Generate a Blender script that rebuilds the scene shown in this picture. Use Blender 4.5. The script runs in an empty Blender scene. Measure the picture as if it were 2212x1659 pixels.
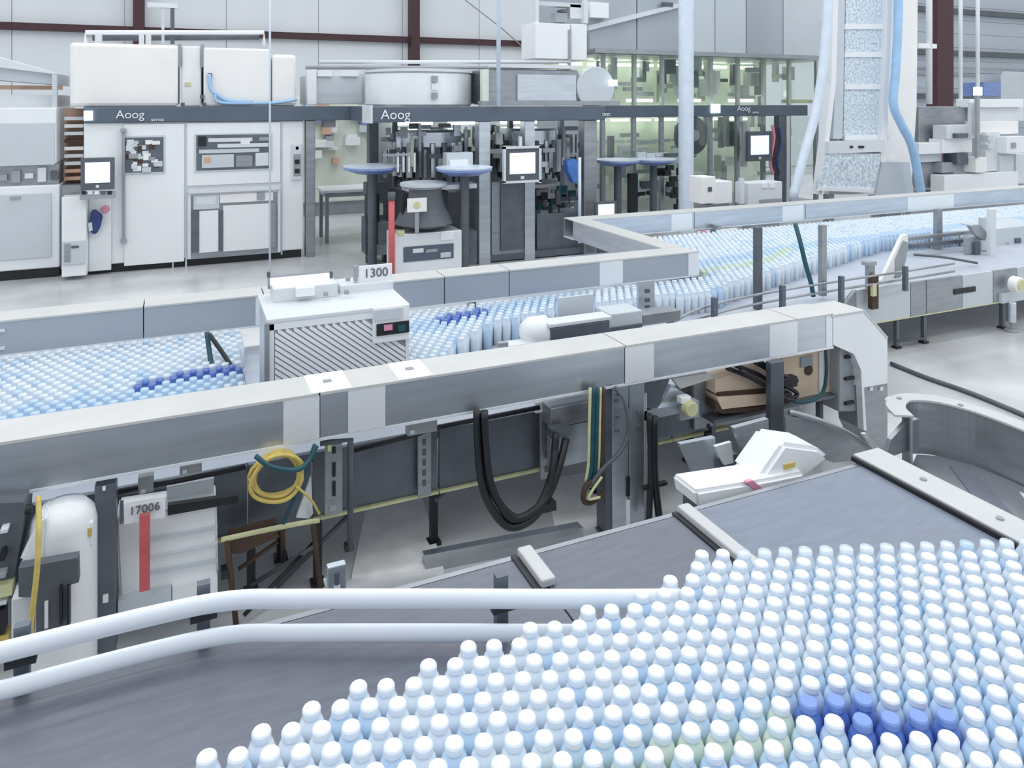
import bpy, bmesh, math, random
from mathutils import Vector, Matrix

# ------------------------------------------------------------------ camera, world, lights
sc = bpy.context.scene
F = 1600.0; H = 2.5; CX = 1106.0; CY = 220.0
TH = math.atan2(1600, 3644); c, s = math.cos(TH), math.sin(TH)
cam = bpy.data.cameras.new('camera'); co = bpy.data.objects.new('camera', cam)
sc.collection.objects.link(co); sc.camera = co
cam.sensor_width = 36; cam.lens = 36 * F / 2212
cam.shift_y = -(829.5 - CY) / 2212
cam.clip_end = 200
co.location = (0, 0, H); co.rotation_euler = (math.pi / 2, 0, -TH)

w = bpy.data.worlds.new('world'); sc.world = w; w.use_nodes = True
bg = w.node_tree.nodes['Background']
bg.inputs[0].default_value = (0.90, 0.95, 1.0, 1); bg.inputs[1].default_value = 0.86

def area(name, loc, sx, sy, power, rot=(0, 0, 0), col=(0.97, 0.985, 1)):
    l = bpy.data.lights.new(name, 'AREA'); l.shape = 'RECTANGLE'; l.size = sx; l.size_y = sy
    l.energy = power; l.color = col
    o = bpy.data.objects.new(name, l); sc.collection.objects.link(o)
    o.location = loc; o.rotation_euler = rot
for i, vv in enumerate((0.5, 5.0, 9.5, 14.5)):          # rows of high-bay lamps under the roof
    for j, uu in enumerate((-2, 5, 12, 20)):
        area('high_bay_lamp', (uu, vv, 8.5), 3.2, 0.8, 78)
sc.view_settings.view_transform = 'Standard'; sc.view_settings.look = 'None'
sc.view_settings.exposure = 0.13; sc.view_settings.gamma = 1.0
sc.view_settings.use_curve_mapping = False
random.seed(4)

# ------------------------------------------------------------------ helpers
def ray(px, py):
    a = (px - CX) / F; b = (CY - py) / F
    return (a * c + s, -a * s + c, b)
def pv(px, py, v):
    d = ray(px, py); t = v / d[1]; return Vector((d[0] * t, v, H + d[2] * t))
def pz(px, py, z):
    d = ray(px, py); t = (z - H) / d[2]; return Vector((d[0] * t, d[1] * t, z))
def proj(p):
    r = p[0] * c - p[1] * s; d = p[0] * s + p[1] * c
    return (CX + F * r / d, CY - F * (p[2] - H) / d, d)

MATS = {}
def mat(name, col, rough=0.5, metal=0.0, noise=0.0, nscale=8.0, stretch=(1, 1, 1), bump=0.0, emit=0.0, ecol=None, alpha=1.0, trans=0.0, coat=0.0):
    m = bpy.data.materials.new(name); m.use_nodes = True
    nt = m.node_tree; b = nt.nodes['Principled BSDF']
    b.inputs['Base Color'].default_value = (*col, 1); b.inputs['Roughness'].default_value = rough
    b.inputs['Metallic'].default_value = metal
    if coat: b.inputs['Coat Weight'].default_value = coat
    if trans: b.inputs['Transmission Weight'].default_value = trans
    if alpha < 1: b.inputs['Alpha'].default_value = alpha
    if emit:
        b.inputs['Emission Color'].default_value = (*(ecol or col), 1); b.inputs['Emission Strength'].default_value = emit
    if noise or bump:
        tc = nt.nodes.new('ShaderNodeTexCoord'); mp = nt.nodes.new('ShaderNodeMapping')
        mp.inputs['Scale'].default_value = stretch
        nz = nt.nodes.new('ShaderNodeTexNoise'); nz.inputs['Scale'].default_value = nscale; nz.inputs['Detail'].default_value = 5
        nt.links.new(tc.outputs['Object'], mp.inputs[0]); nt.links.new(mp.outputs[0], nz.inputs['Vector'])
        if noise:
            r = nt.nodes.new('ShaderNodeValToRGB'); e = r.color_ramp.elements
            e[0].position = 0.3; e[1].position = 0.7
            e[0].color = (*[max(0, x * (1 - noise)) for x in col], 1); e[1].color = (*[min(1, x * (1 + noise)) for x in col], 1)
            nt.links.new(nz.outputs['Fac'], r.inputs[0]); nt.links.new(r.outputs[0], b.inputs['Base Color'])
        if bump:
            bp = nt.nodes.new('ShaderNodeBump'); bp.inputs['Strength'].default_value = bump; bp.inputs['Distance'].default_value = 0.01
            nt.links.new(nz.outputs['Fac'], bp.inputs['Height']); nt.links.new(bp.outputs[0], b.inputs['Normal'])
    MATS[name] = m; return m
mat('steel', (.62, .67, .73), .33, .9, .10, 3, (.6, 1, 6))
mat('steel_pale', (.86, .89, .92), .30, .35, .03, 3)
mat('steel_top', (.62, .62, .61), .42, .25, .04, 4)
mat('steel_dark', (.15, .17, .20), .42, .6, .15, 5)
mat('steel_mid', (.36, .38, .41), .40, .75, .12, 4, (1, 1, 5))
mat('white', (.82, .84, .86), .35, 0, .03, 2)
mat('warmwhite', (.86, .85, .84), .4, 0, .03, 2)
mat('offwhite', (.68, .71, .74), .45, 0, .04, 3)
mat('greypanel', (.56, .61, .65), .4, 0, .04, 2)
mat('grey', (.33, .35, .38), .5, 0, .08, 5)
mat('darkgrey', (.10, .115, .135), .5, 0, .15, 6)
mat('black', (.012, .014, .018), .45, 0, .2, 8)
mat('band', (.095, .125, .165), .35, 0, .08, 2)
mat('belt', (.15, .162, .20), .42, 0, .10, 5, (1.5, 8, 1))
mat('beltpale', (.20, .235, .30), .40, 0, .08, 5, (1.5, 8, 1))
mat('rail', (.84, .89, .96), .30, 0, .02, 3)
mat('floor', (.56, .575, .585), .28, 0, .20, 1.3, (1, 1, 1), .05)
mat('floor_brightened', (.88, .88, .88), .35, 0, .12, 7)
mat('wall', (.78, .81, .85), .6, 0, .03, 1, (1, 1, .3))
mat('wallslat', (.50, .55, .62), .55, 0, .03, 1)
mat('maroon', (.060, .022, .028), .55, 0, .15, 4)
mat('yellow', (.62, .48, .14), .5, 0, .15, 20)
mat('paleyellow', (.62, .62, .36), .5, 0, .10, 12)
mat('teal', (.012, .075, .10), .5, 0, .2, 12)
mat('red', (.58, .12, .13), .45, 0, .1, 8)
mat('cardboard', (.70, .56, .43), .8, 0, .08, 6)
mat('brown', (.07, .04, .025), .7, 0, .2, 8)
mat('blue', (.03, .055, .20), .45, 0, .15, 6)
mat('blueguard', (.20, .28, .58), .3, 0, .12, 10)
mat('blueplastic', (.08, .22, .60), .35, 0, .1, 6)
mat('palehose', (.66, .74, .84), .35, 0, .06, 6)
mat('bluehose', (.36, .56, .80), .35, 0, .08, 6)
mat('screen', (.62, .68, .95), .3, 0, emit=.75, ecol=(.72, .78, 1))
mat('screenbar', (.9, .93, 1), .3, 0, emit=.9, ecol=(.95, .97, 1))
mat('lamp', (1, 1, 1), .4, 0, emit=3.0, ecol=(.80, 1, 1))
mat('tube', (1, 1, .9), .4, 0, emit=5.0, ecol=(.95, 1, .86))
mat('sheet', (.42, .46, .51), .42, .35, .03, 1)
mat('beltrear', (.46, .50, .57), .42, 0, .05, 4)
mat('railgrey', (.56, .57, .57), .4, .1, .03, 3)
mat('greenpanel', (.76, .81, .71), .5, 0, .10, 2)
mat('greenframe', (.45, .49, .47), .4, .3, .06, 4)
mat('orange', (.62, .40, .28), .5, 0, .15, 6)
mat('pink', (.75, .30, .42), .5, 0, .1, 6)
mat('caps', (.60, .68, .80), .45, 0, .38, 24)
mat('bottle_white', (.74, .82, .90), .22, 0, .03, 10, coat=.3)
mat('bottle_pale', (.55, .71, .88), .22, 0, .04, 10, coat=.3)
mat('bottle_blue', (.10, .19, .55), .22, 0, .05, 10, coat=.3)
mat('bottle_green', (.66, .76, .64), .22, 0, .05, 10, coat=.3)
mat('cap_white', (.78, .84, .91), .3, 0, .02, 10)
mat('cap_blue', (.20, .32, .68), .3, 0, .02, 10)
mat('text', (.75, .80, .86), .5)
mat('inktext', (.12, .12, .16), .6)
mg = mat('glass', (.85, .92, .90), .05, 0, .0)
nt = mg.node_tree; b = nt.nodes['Principled BSDF']; out = nt.nodes['Material Output']
tr = nt.nodes.new('ShaderNodeBsdfTransparent'); tr.inputs[0].default_value = (.94, .98, .95, 1)
gl = nt.nodes.new('ShaderNodeBsdfGlossy'); gl.inputs['Roughness'].default_value = .05
mx = nt.nodes.new('ShaderNodeMixShader'); mx.inputs[0].default_value = .07
nt.links.new(tr.outputs[0], mx.inputs[1]); nt.links.new(gl.outputs[0], mx.inputs[2]); nt.links.new(mx.outputs[0], out.inputs['Surface'])

COL = sc.collection
WL = {}
def link(name, me, m, par, center):
    o = bpy.data.objects.new(name, me); COL.objects.link(o)
    if m and not me.materials: me.materials.append(MATS[m])
    WL[o] = Vector(center)
    if par:
        o.parent = par; o.location = WL[o] - WL[par]
    else: o.location = center
    return o
def mesh(name, par, m, verts, faces, smooth=False):
    vs = [Vector(v) for v in verts]
    ctr = Vector(((min(v[0] for v in vs) + max(v[0] for v in vs)) / 2, (min(v[1] for v in vs) + max(v[1] for v in vs)) / 2, min(v[2] for v in vs)))
    me = bpy.data.meshes.new(name); me.from_pydata([v - ctr for v in vs], [], faces)
    bm = bmesh.new(); bm.from_mesh(me); bmesh.ops.recalc_face_normals(bm, faces=bm.faces); bm.to_mesh(me); bm.free()
    if smooth:
        for p in me.polygons: p.use_smooth = True
    return link(name, me, m, par, ctr)
BF = [(0, 1, 2, 3), (4, 7, 6, 5), (0, 4, 5, 1), (1, 5, 6, 2), (2, 6, 7, 3), (3, 7, 4, 0)]
def box(name, par, m, u, v, z, bev=0.0):
    vs = [(u[0], v[0], z[0]), (u[1], v[0], z[0]), (u[1], v[1], z[0]), (u[0], v[1], z[0]), (u[0], v[0], z[1]), (u[1], v[0], z[1]), (u[1], v[1], z[1]), (u[0], v[1], z[1])]
    o = mesh(name, par, m, vs, BF)
    if bev:
        bm = bmesh.new(); bm.from_mesh(o.data)
        bmesh.ops.bevel(bm, geom=bm.edges[:], offset=bev, segments=2, affect='EDGES', profile=.5)
        bm.to_mesh(o.data); bm.free()
    return o
def ub(x0, x1, y, v): return tuple(sorted((pv(x0, y, v)[0], pv(x1, y, v)[0])))
def fb(name, par, m, x0, y0, x1, y1, v, d, bev=0.0):
    """box whose front face, standing at distance v, spans these picture corners"""
    ym, xm = (y0 + y1) / 2, (x0 + x1) / 2
    u = ub(x0, x1, ym, v); z = sorted((pv(xm, y0, v)[2], pv(xm, y1, v)[2]))
    return box(name, par, m, u, (v, v + d), (max(z[0], 0.0), z[1]), bev)
def prism(name, par, m, pts, v, d, bev=0):
    n = len(pts)
    vs = [(p[0], v, p[1]) for p in pts] + [(p[0], v + d, p[1]) for p in pts]
    fs = [tuple(range(n)), tuple(range(2 * n - 1, n - 1, -1))] + [(i, (i + 1) % n, n + (i + 1) % n, n + i) for i in range(n)]
    o = mesh(name, par, m, vs, fs)
    if bev:
        bm = bmesh.new(); bm.from_mesh(o.data)
        bmesh.ops.bevel(bm, geom=bm.edges[:], offset=bev, segments=2, affect='EDGES'); bm.to_mesh(o.data); bm.free()
    return o
def fpoly(name, par, m, pix, v, d, bev=0):
    return prism(name, par, m, [(q[0], max(q[2], 0)) for q in (pv(x, y, v) for x, y in pix)], v, d, bev)
def slab(name, par, m, uv, z0, z1):
    n = len(uv)
    vs = [(p[0], p[1], z0) for p in uv] + [(p[0], p[1], z1) for p in uv]
    fs = [tuple(range(n)), tuple(range(2 * n - 1, n - 1, -1))] + [(i, (i + 1) % n, n + (i + 1) % n, n + i) for i in range(n)]
    return mesh(name, par, m, vs, fs)
def smoothpath(pts, k=6):
    P = [Vector(p) for p in pts]; out = []
    if len(P) < 3: return P
    Q = [P[0] * 2 - P[1]] + P + [P[-1] * 2 - P[-2]]
    for i in range(1, len(Q) - 2):
        for j in range(k):
            t = j / k; a, b, d, e = Q[i - 1], Q[i], Q[i + 1], Q[i + 2]
            out.append(0.5 * ((2 * b) + (d - a) * t + (2 * a - 5 * b + 4 * d - e) * t * t + (3 * b - a - 3 * d + e) * t ** 3))
    out.append(P[-1]); return out
def tube(name, par, m, pts, r, seg=8, k=6, flat=1.0, smooth=True):
    P = smoothpath(pts, k) if smooth else [Vector(p) for p in pts]
    vs, fs = [], []
    a = None
    for i, p in enumerate(P):
        t = (P[min(i + 1, len(P) - 1)] - P[max(i - 1, 0)]).normalized()
        if a is None: a = t.cross(Vector((0, 0, 1)) if abs(t.z) < .9 else Vector((0, 1, 0)))
        a = (a - t * a.dot(t)).normalized(); b2 = a.cross(t).normalized()
        for j in range(seg):
            th = 2 * math.pi * j / seg
            vs.append(p + a * (math.cos(th) * r * flat) + b2 * (math.sin(th) * r))
    for i in range(len(P) - 1):
        for j in range(seg):
            fs.append((i * seg + j, i * seg + (j + 1) % seg, (i + 1) * seg + (j + 1) % seg, (i + 1) * seg + j))
    fs.append(tuple(range(seg))); fs.append(tuple(range((len(P) - 1) * seg, len(P) * seg)))
    return mesh(name, par, m, vs, fs, True)
def lathe_data(prof, seg=16):
    vs, fs = [], []
    for r, z in prof:
        for j in range(seg):
            th = 2 * math.pi * j / seg; vs.append((r * math.cos(th), r * math.sin(th), z))
    n = len(prof)
    for i in range(n - 1):
        for j in range(seg):
            fs.append((i * seg + j, i * seg + (j + 1) % seg, (i + 1) * seg + (j + 1) % seg, (i + 1) * seg + j))
    fs.append(tuple(reversed(range(seg)))); fs.append(tuple(range((n - 1) * seg, n * seg)))
    return vs, fs
def lathe(name, par, m, prof, loc, seg=20, axis='z'):
    vs, fs = lathe_data(prof, seg)
    if axis == 'u': vs = [(z, x, y) for x, y, z in vs]
    if axis == 'v': vs = [(x, z, y) for x, y, z in vs]
    o = mesh(name, par, m, [Vector(q) + Vector(loc) for q in vs], fs, True)
    try: o.data.set_sharp_from_angle(angle=math.radians(40))
    except Exception: pass
    return o
def cyl(name, par, m, loc, r, h, seg=16, axis='z'):
    b_ = min(r, h) * .12
    return lathe(name, par, m, [(r - b_, 0), (r, b_), (r, h - b_), (r - b_, h)], loc, seg, axis)
def thing(name, label, cat, loc=(0, 0, 0), group=None):
    o = bpy.data.objects.new(name, None); COL.objects.link(o); o.location = loc; WL[o] = Vector(loc)
    o.empty_display_size = .1
    o['label'] = label; o['category'] = cat
    if group: o['group'] = group
    return o
def tag(o, label, cat, group=None):
    o['label'] = label; o['category'] = cat
    if group: o['group'] = group
    return o
def struct(o): o['kind'] = 'structure'; return o
def text(name, par, m, body, loc, size, ext=.004, rz=0.0):
    cu = bpy.data.curves.new(name, 'FONT'); cu.body = body; cu.size = size; cu.extrude = ext
    to = bpy.data.objects.new('tmp', cu); COL.objects.link(to)
    bpy.context.view_layer.update()
    me = bpy.data.meshes.new_from_object(to.evaluated_get(bpy.context.evaluated_depsgraph_get()))
    bpy.data.objects.remove(to)
    me.transform(Matrix.Rotation(rz, 4, 'Z') @ Matrix.Rotation(math.pi / 2, 4, 'X'))
    me.materials.clear()
    return link(name, me, m, par, loc)

# ------------------------------------------------------------------ setting
struct(box('floor', None, 'floor', (-16, 46), (-8, 22.3), (-.2, 0)))
wb = struct(box('wall_back', None, 'wall', (-12, 46), (22.0, 22.3), (0, 10)))
u = -9.0
while u < 26:
    box('panel', wb, 'wall', (u + .012, u + 2.488), (21.95, 22.0), (0.02, 9.9)); u += 2.5
z = 0.1
while z < 9.6:
    box('panel', wb, 'wallslat', (26.05, 45), (21.95, 22.0), (z, z + .58)); z += .6
tn = 0
def trim(u_, v_, z_, m='maroon'):
    global tn; tn += 1
    return struct(box('trim_%d' % tn, None, m, u_, v_, z_))
for uu in (-1.15, 6.3): trim((uu - .13, uu + .13), (21.55, 21.94), (0, 10))
for zz in (4.38,): trim((-9, 25.9), (21.72, 21.94), (zz - .09, zz + .09))
for zz in (2.75, 4.62, 6.45): trim((26, 45), (21.72, 21.94), (zz - .11, zz + .11), 'darkgrey')
for zz in (3.7, 3.95): trim((26, 45), (21.85, 21.94), (zz - .05, zz + .05), 'grey')
trim(ub(2025, 2060, 100, 14.5), (14.5, 14.85), (0, 10))
tag(tube('brace_rod', None, 'grey', [pv(1005, 0, 21.5), pv(1085, 62, 21.5), pv(1150, 120, 21.8)], .02, smooth=False), 'thin diagonal wall bracing rod beside the middle maroon column', 'rod')

# ------------------------------------------------------------------ bottle blowing machine, left
V = 12.25
def band(par, x0, x1):
    v = V - .06
    return box('header_band', par, 'band', ub(x0, x1, 240, v), (v, v + .35), (2.2, 2.43), .012)
def hmi(par, x0, y0, x1, y1, v, d=.07):
    g = fb('screen_housing', par, 'darkgrey', x0, y0, x1, y1, v, d, .008)
    wx, wy = x1 - x0, y1 - y0
    fb('display', g, 'screen', x0 + wx * .13, y0 + wy * .14, x1 - wx * .13, y1 - wy * .22, v - .012, .012)
    fb('display_header', g, 'screenbar', x0 + wx * .2, y0 + wy * .22, x1 - wx * .25, y0 + wy * .36, v - .016, .004)
    fb('button', g, 'offwhite', (x0 + x1) / 2 - wx * .05, y1 - wy * .15, (x0 + x1) / 2 + wx * .05, y1 - wy * .06, v - .012, .012)
    return g
m1 = thing('blowing_machine', 'tall white enclosed machine with two dark windows under a slate header band', 'machine', (.2, 12.3, 0))
U0, U1 = -1.36, 1.72
box('body', m1, 'white', (U0, U1), (V, V + 2.6), (.13, 2.2), .02)
box('plinth', m1, 'black', (U0 + .05, U1 - .03), (V + .06, V + 2.5), (0, .13))
band(m1, 180, 798)
box('upper_housing', m1, 'warmwhite', ub(150, 385, 150, V + .1), (V + .1, V + 2.4), (2.43, 3.36), .05)
box('upper_housing', m1, 'white', ub(392, 434, 150, V + .22), (V + .22, V + 2.4), (2.43, 3.36), .02)
box('upper_housing', m1, 'warmwhite', ub(440, 585, 150, V + .1), (V + .1, V + 2.4), (2.43, 3.34), .03)
box('upper_housing', m1, 'warmwhite', ub(588, 640, 150, V + .1), (V + .1, V + 2.2), (2.43, 3.26), .05)
for x in (385, 434): fb('seam_strip', m1, 'grey', x, 95, x + 7, 145, V + .18, .05)
d1 = fb('door', m1, 'white', 268, 268, 398, 570, V - .03, .03, .008)
for nm, r in (('window', (266, 293, 357, 376)),):
    wn = fb(nm, d1, 'greypanel', *r, V - .045, .02)
    fb('pane', wn, 'steel_dark', r[0] + 4, r[1] + 4, r[2] - 4, r[3] - 4, V - .05, .01)
    for k in range(34):
        x = random.uniform(270, 335); y = random.uniform(298, 362)
        fb('inner_fitting', wn, random.choice(['white', 'offwhite', 'brown', 'greypanel', 'warmwhite', 'darkgrey', 'grey']), x, y, x + random.uniform(9, 20), y + random.uniform(6, 13), V - .062 - k * .0006, .012)
d2 = fb('door', m1, 'white', 404, 265, 606, 398, V - .03, .03, .008)
wn = fb('window', d2, 'greypanel', 420, 288, 588, 369, V - .045, .02)
fb('pane', wn, 'steel_dark', 424, 291, 585, 366, V - .05, .01)
for k, (r, mm) in enumerate((((450, 298, 545, 306), 'offwhite'), ((470, 310, 580, 318), 'offwhite'), ((430, 322, 560, 330), 'greypanel'), ((436, 334, 505, 362), 'greypanel'), ((510, 336, 545, 360), 'steel_mid'), ((552, 330, 580, 358), 'offwhite'), ((428, 295, 446, 316), 'black'), ((520, 302, 540, 312), 'white'), ((440, 340, 456, 352), 'orange'), ((560, 296, 582, 304), 'grey'))):
    fb('inner_fitting', wn, mm, *r, V - .06 - k * .0006, .012)
fb('door_edge', m1, 'greypanel', 372, 266, 375, 585, V - .012, .012)
fb('door_edge', m1, 'greypanel', 400, 266, 404, 580, V - .012, .012)
fb('door_edge', m1, 'greypanel', 607, 266, 610, 550, V - .012, .012)
hb = fb('bar_handle', m1, 'steel_mid', 263, 285, 270, 518, V - .10, .035)
for y in (278, 518): fb('handle_mount', hb, 'grey', 260, y, 273, y + 8, V - .10, .10)
# lower alcove
al = fb('alcove_frame', m1, 'steel_mid', 412, 420, 600, 553, V - .02, .02)
for kk, (r, mm) in enumerate((((430, 455, 472, 545), 'white'), ((482, 442, 582, 540), 'white'), ((475, 418, 590, 436), 'warmwhite'), ((418, 422, 474, 452), 'greypanel'), ((424, 426, 466, 442), 'offwhite'), ((415, 455, 430, 545), 'steel_dark'), ((473, 455, 482, 543), 'steel_dark'), ((584, 440, 596, 535), 'steel_mid'), ((555, 416, 572, 432), 'grey'))):
    fb('alcove_panel', al, mm, *r, V - .05 - kk * .003, .03 + kk * .003, .004)
fb('alcove_rail', al, 'offwhite', 408, 405, 604, 414, V - .09, .05)
fb('alcove_side', al, 'offwhite', 405, 418, 412, 560, V - .06, .05)
fb('alcove_side', al, 'offwhite', 600, 410, 606, 545, V - .06, .05)
sw = fb('switch_box', m1, 'offwhite', 630, 312, 652, 388, V - .05, .05, .006)
fb('switch_plate', sw, 'grey', 634, 333, 650, 380, V - .06, .012)
for y in (345, 365): fb('push_button', sw, 'black', 637, y, 647, y + 9, V - .075, .016)
cyl('knob', sw, 'greypanel', pv(642, 320, V - .05), .03, .03, 12, 'v')
fb('side_cabinet', m1, 'white', 133, 425, 187, 597, V - .3, .3, .01)
fb('corner_panel', m1, 'white', 192, 430, 240, 585, V - .06, .05, .006)
gp = fb('vent_panel', m1, 'greypanel', 134, 521, 184, 571, V - .33, .03, .004)
fb('vent_frame', gp, 'steel_mid', 139, 527, 152, 566, V - .34, .012); fb('vent_slot', gp, 'darkgrey', 154, 531, 170, 536, V - .34, .012)
fb('indicator_lamp', m1, 'lamp', 181, 240, 200, 260, V - .09, .03)
text('lettering', m1, 'text', 'Aoog', (pv(250, 255, V - .07)[0], V - .075, 2.26), .17)
text('lettering', m1, 'text', 'series', (pv(305, 258, V - .07)[0] + .13, V - .075, 2.215), .075)
tag(hmi(None, 174, 341, 247, 410, V - .42), 'large operator touchscreen on the left white machine, wider than tall', 'touchscreen')
scr = bpy.data.objects['screen_housing']
fb('arm', scr, 'offwhite', 190, 345, 230, 400, V - .35, .30)
kp = fb('key_shelf', scr, 'grey', 172, 416, 248, 430, V - .45, .14, .005)
for k in range(5): fb('key', kp, ['black', 'offwhite', 'white', 'darkgrey', 'black'][k], 176 + k * 14, 413, 186 + k * 14, 420, V - .46, .05)
bag = thing('glove_bundle', 'navy blue cloth glove bundle hanging under the left touchscreen', 'glove', pv(205, 505, V - .2))
fpoly('cloth', bag, 'blue', [(196, 456), (205, 452), (222, 466), (216, 492), (208, 506), (196, 504), (193, 480)], V - .18, .06, .012)
fpoly('cuff', bag, 'offwhite', [(190, 482), (198, 480), (200, 498), (192, 500)], V - .21, .03)
cyl('emergency_button', m1, 'pink', pv(228, 452, V - .09), .055, .05, 14, 'v')
# roof gear
for x, y0 in ((368, 18), (349, 20)):
    fb('mast', m1, 'darkgrey' if x == 368 else 'greypanel', x, y0, x + (9 if x == 368 else 6), 95, V + .8, .07)
fb('mast_head', m1, 'offwhite', 318, 6, 384, 16, V + .8, .2)
tube('roof_rail', m1, 'white', [pv(185, 98, V + .5), pv(185, 70, V + .5), pv(570, 70, V + .5), pv(570, 98, V + .5)], .035, smooth=False)
tube('roof_rail', m1, 'darkgrey', [pv(200, 82, V + 1.2), pv(560, 80, V + 1.2)], .05, smooth=False)
for x in (205, 300, 312): fb('roof_fitting', m1, random.choice(['grey', 'offwhite']), x, 74, x + 14, 95, V + .7, .15)
tube('air_hose', m1, 'bluehose', [pv(452, 160, V + .05), pv(455, 190, V + .04), pv(470, 205, V + .03), pv(495, 218, V + .03), pv(545, 220, V + .03)], .03)
tube('air_hose', m1, 'bluehose', [pv(463, 205, V + .02), pv(480, 222, V + .02), pv(590, 222, V + .02), pv(640, 215, V + .02)], .025)
for x, y in ((449, 158), (432, 205), (390, 222), (436, 222)): fb('valve', m1, 'darkgrey', x, y, x + 9, y + 8, V + .04, .06)
fb('warning_label', m1, 'paleyellow', 399, 178, 412, 186, V + .205, .015)

# oven cabinet at the far left
m0 = thing('oven_cabinet', 'low white cabinet with grey panels at the left picture edge', 'machine', (-2.6, 12.3, 0))
box('body', m0, 'white', (-4.2, -1.66), (V + .02, V + 2), (.14, 1.32), .02)
box('plinth', m0, 'black', (-4.1, -1.68), (V + .08, V + 1.9), (0, .14))
box('upper_body', m0, 'white', (-4.2, -1.70), (V + .02, V + 2), (1.62, 2.42), .02)
box('transfer_slot', m0, 'steel_mid', (-4.2, -1.68), (V + .1, V + 2), (1.32, 1.62))
for k in range(16):
    u_ = -4.1 + k * .155
    box('slot_fitting', m0, random.choice(['darkgrey', 'greypanel', 'offwhite', 'black', 'grey']), (u_, u_ + .1), (V + .03, V + .1), (1.36 + random.random() * .1, 1.48 + random.random() * .1))
fb('panel', m0, 'greypanel', -30, 266, 118, 358, V - .01, .03, .005)
fb('panel', m0, 'greypanel', -30, 420, 110, 560, V - .01, .03, .005)
fb('panel_latch', m0, 'grey', 22, 425, 44, 431, V - .03, .03)
box('roof_hood', m0, 'offwhite', (-4.2, -1.75), (V + .4, V + 1.8), (2.42, 2.6))
prism('sloped_cover', m0, 'greypanel', [(-4.2, 2.95), (-1.75, 2.75), (-1.75, 2.9), (-4.2, 3.3)], V + .3, 1.4)
prism('sloped_cover', m0, 'offwhite', [(-4.2, 3.3), (-3.0, 3.3), (-1.75, 2.92), (-1.75, 2.9), (-4.2, 3.22)], V + .2, 1.5)
box('cover_strip', m0, 'orange', (-4.2, -1.7), (V + .5, V + .6), (2.68, 2.74))
box('cover_post', m0, 'greypanel', (-1.78, -1.72), (V + .2, V + .3), (2.42, 2.9))
lnt = thing('heating_rack', 'orange lit bottle heating rack between the two white cabinets', 'rack', (-1.5, 12.9, 0))
box('back', lnt, 'orange', (-1.66, -1.37), (V + .55, V + .6), (1.3, 2.4))
for k in range(9): box('heater_bar', lnt, random.choice(['orange', 'warmwhite', 'brown', 'offwhite']), (-1.64, -1.40), (V + .3, V + .5), (1.35 + k * .11, 1.40 + k * .11))
box('shelf', lnt, 'steel_mid', (-1.66, -1.37), (V + .1, V + .6), (.1, 1.3))

# ------------------------------------------------------------------ open transfer bay between the machines
bay = thing('transfer_frame', 'grey steel portal frame of the open bay right of the white machine', 'frame', (2.2, 12.3, 0))
box('post', bay, 'steel_mid', ub(661, 681, 400, V), (V, V + .18), (0, 2.2), .01)
box('post', bay, 'steel_dark', ub(797, 818, 300, V), (V, V + .18), (0, 2.2), .01)
box('lamp_hood', bay, 'grey', ub(700, 725, 265, V + .1), (V + .1, V + .4), (2.08, 2.2))
tb = thing('work_table', 'white topped side table standing in the open bay', 'table', (2.6, 13.6, 0))
box('table_top', tb, 'white', (2.2, 3.6), (13.3, 14.1), (.88, .93), .006)
box('under_frame', tb, 'grey', (2.25, 3.55), (13.35, 14.05), (.8, .88))
for a in (2.25, 3.45):
    for b_ in (13.35, 13.98): box('leg', tb, 'steel_mid', (a, a + .06), (b_, b_ + .06), (0, .8))
bk = thing('packing_machine', 'pale beige machine seen at the back of the open bay', 'machine', (3.2, 16.5, 0))
box('body', bk, 'greenpanel', (2.2, 6.2), (16.5, 17.6), (.3, 2.6), .03)
box('base', bk, 'grey', (2.3, 6.1), (16.6, 17.5), (0, .3))
for k in range(30):
    a = random.uniform(2.2, 4.1); z_ = random.uniform(.9, 2.4)
    box('fitting', bk, random.choice(['offwhite', 'warmwhite', 'greypanel', 'grey', 'blueguard', 'orange', 'white']), (a, a + random.uniform(.1, .4)), (16.3 - random.random() * .1, 16.5), (z_, z_ + random.uniform(.05, .25)))

# ------------------------------------------------------------------ filling machine
V = 10.6
fm = thing('filling_machine', 'stainless filling machine with open carousel under the long slate band', 'machine', (4.5, 10.7, 0))
band(fm, 803, 1308)
text('lettering', fm, 'text', 'Aoog', (pv(822, 255, V - .07)[0], V - .075, 2.25), .2)
text('lettering', fm, 'text', 'ooc', (pv(1303, 255, V - .07)[0] - .02, V - .075, 2.27), .1)
for x0, x1, mm in ((1035, 1060, 'steel'), (1134, 1156, 'steel'), (1262, 1290, 'steel_mid')):
    box('post', fm, mm, ub(x0, x1, 400, V), (V, V + .2), (0, 2.2), .01)
for x in (850, 1100, 1210): box('inner_post', fm, 'steel_dark', ub(x, x + 9, 400, V + 1.2), (V + 1.2, V + 1.3), (.12, 2.2))
box('back_panel', fm, 'greypanel', (3.05, 7.1), (12.7, 12.75), (1.25, 2.3))
box('back_panel', fm, 'steel_mid', (3.05, 7.1), (12.7, 12.75), (0, 1.25))
box('end_cap', fm, 'offwhite', (pv(803, 240, V)[0] - .03, pv(803, 240, V)[0] - .002), (V - .07, V + .5), (2.19, 2.45))
box('side_beam', fm, 'band', (pv(803, 240, V)[0], pv(803, 240, V)[0] + .2), (V + .29, 12.1), (2.2, 2.43))
box('roof_plate', fm, 'steel_mid', (2.75, 6.3), (V + .3, V + .9), (2.36, 2.42))
for k in range(3): box('strip_lamp', fm, 'tube', (3.2 + k * 1.0, 3.9 + k * 1.0), (12.3, 12.38), (2.1, 2.16))
box('floor_pan', fm, 'steel_dark', (3.0, 6.3), (V + .05, 12.6), (.02, .12))
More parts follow.
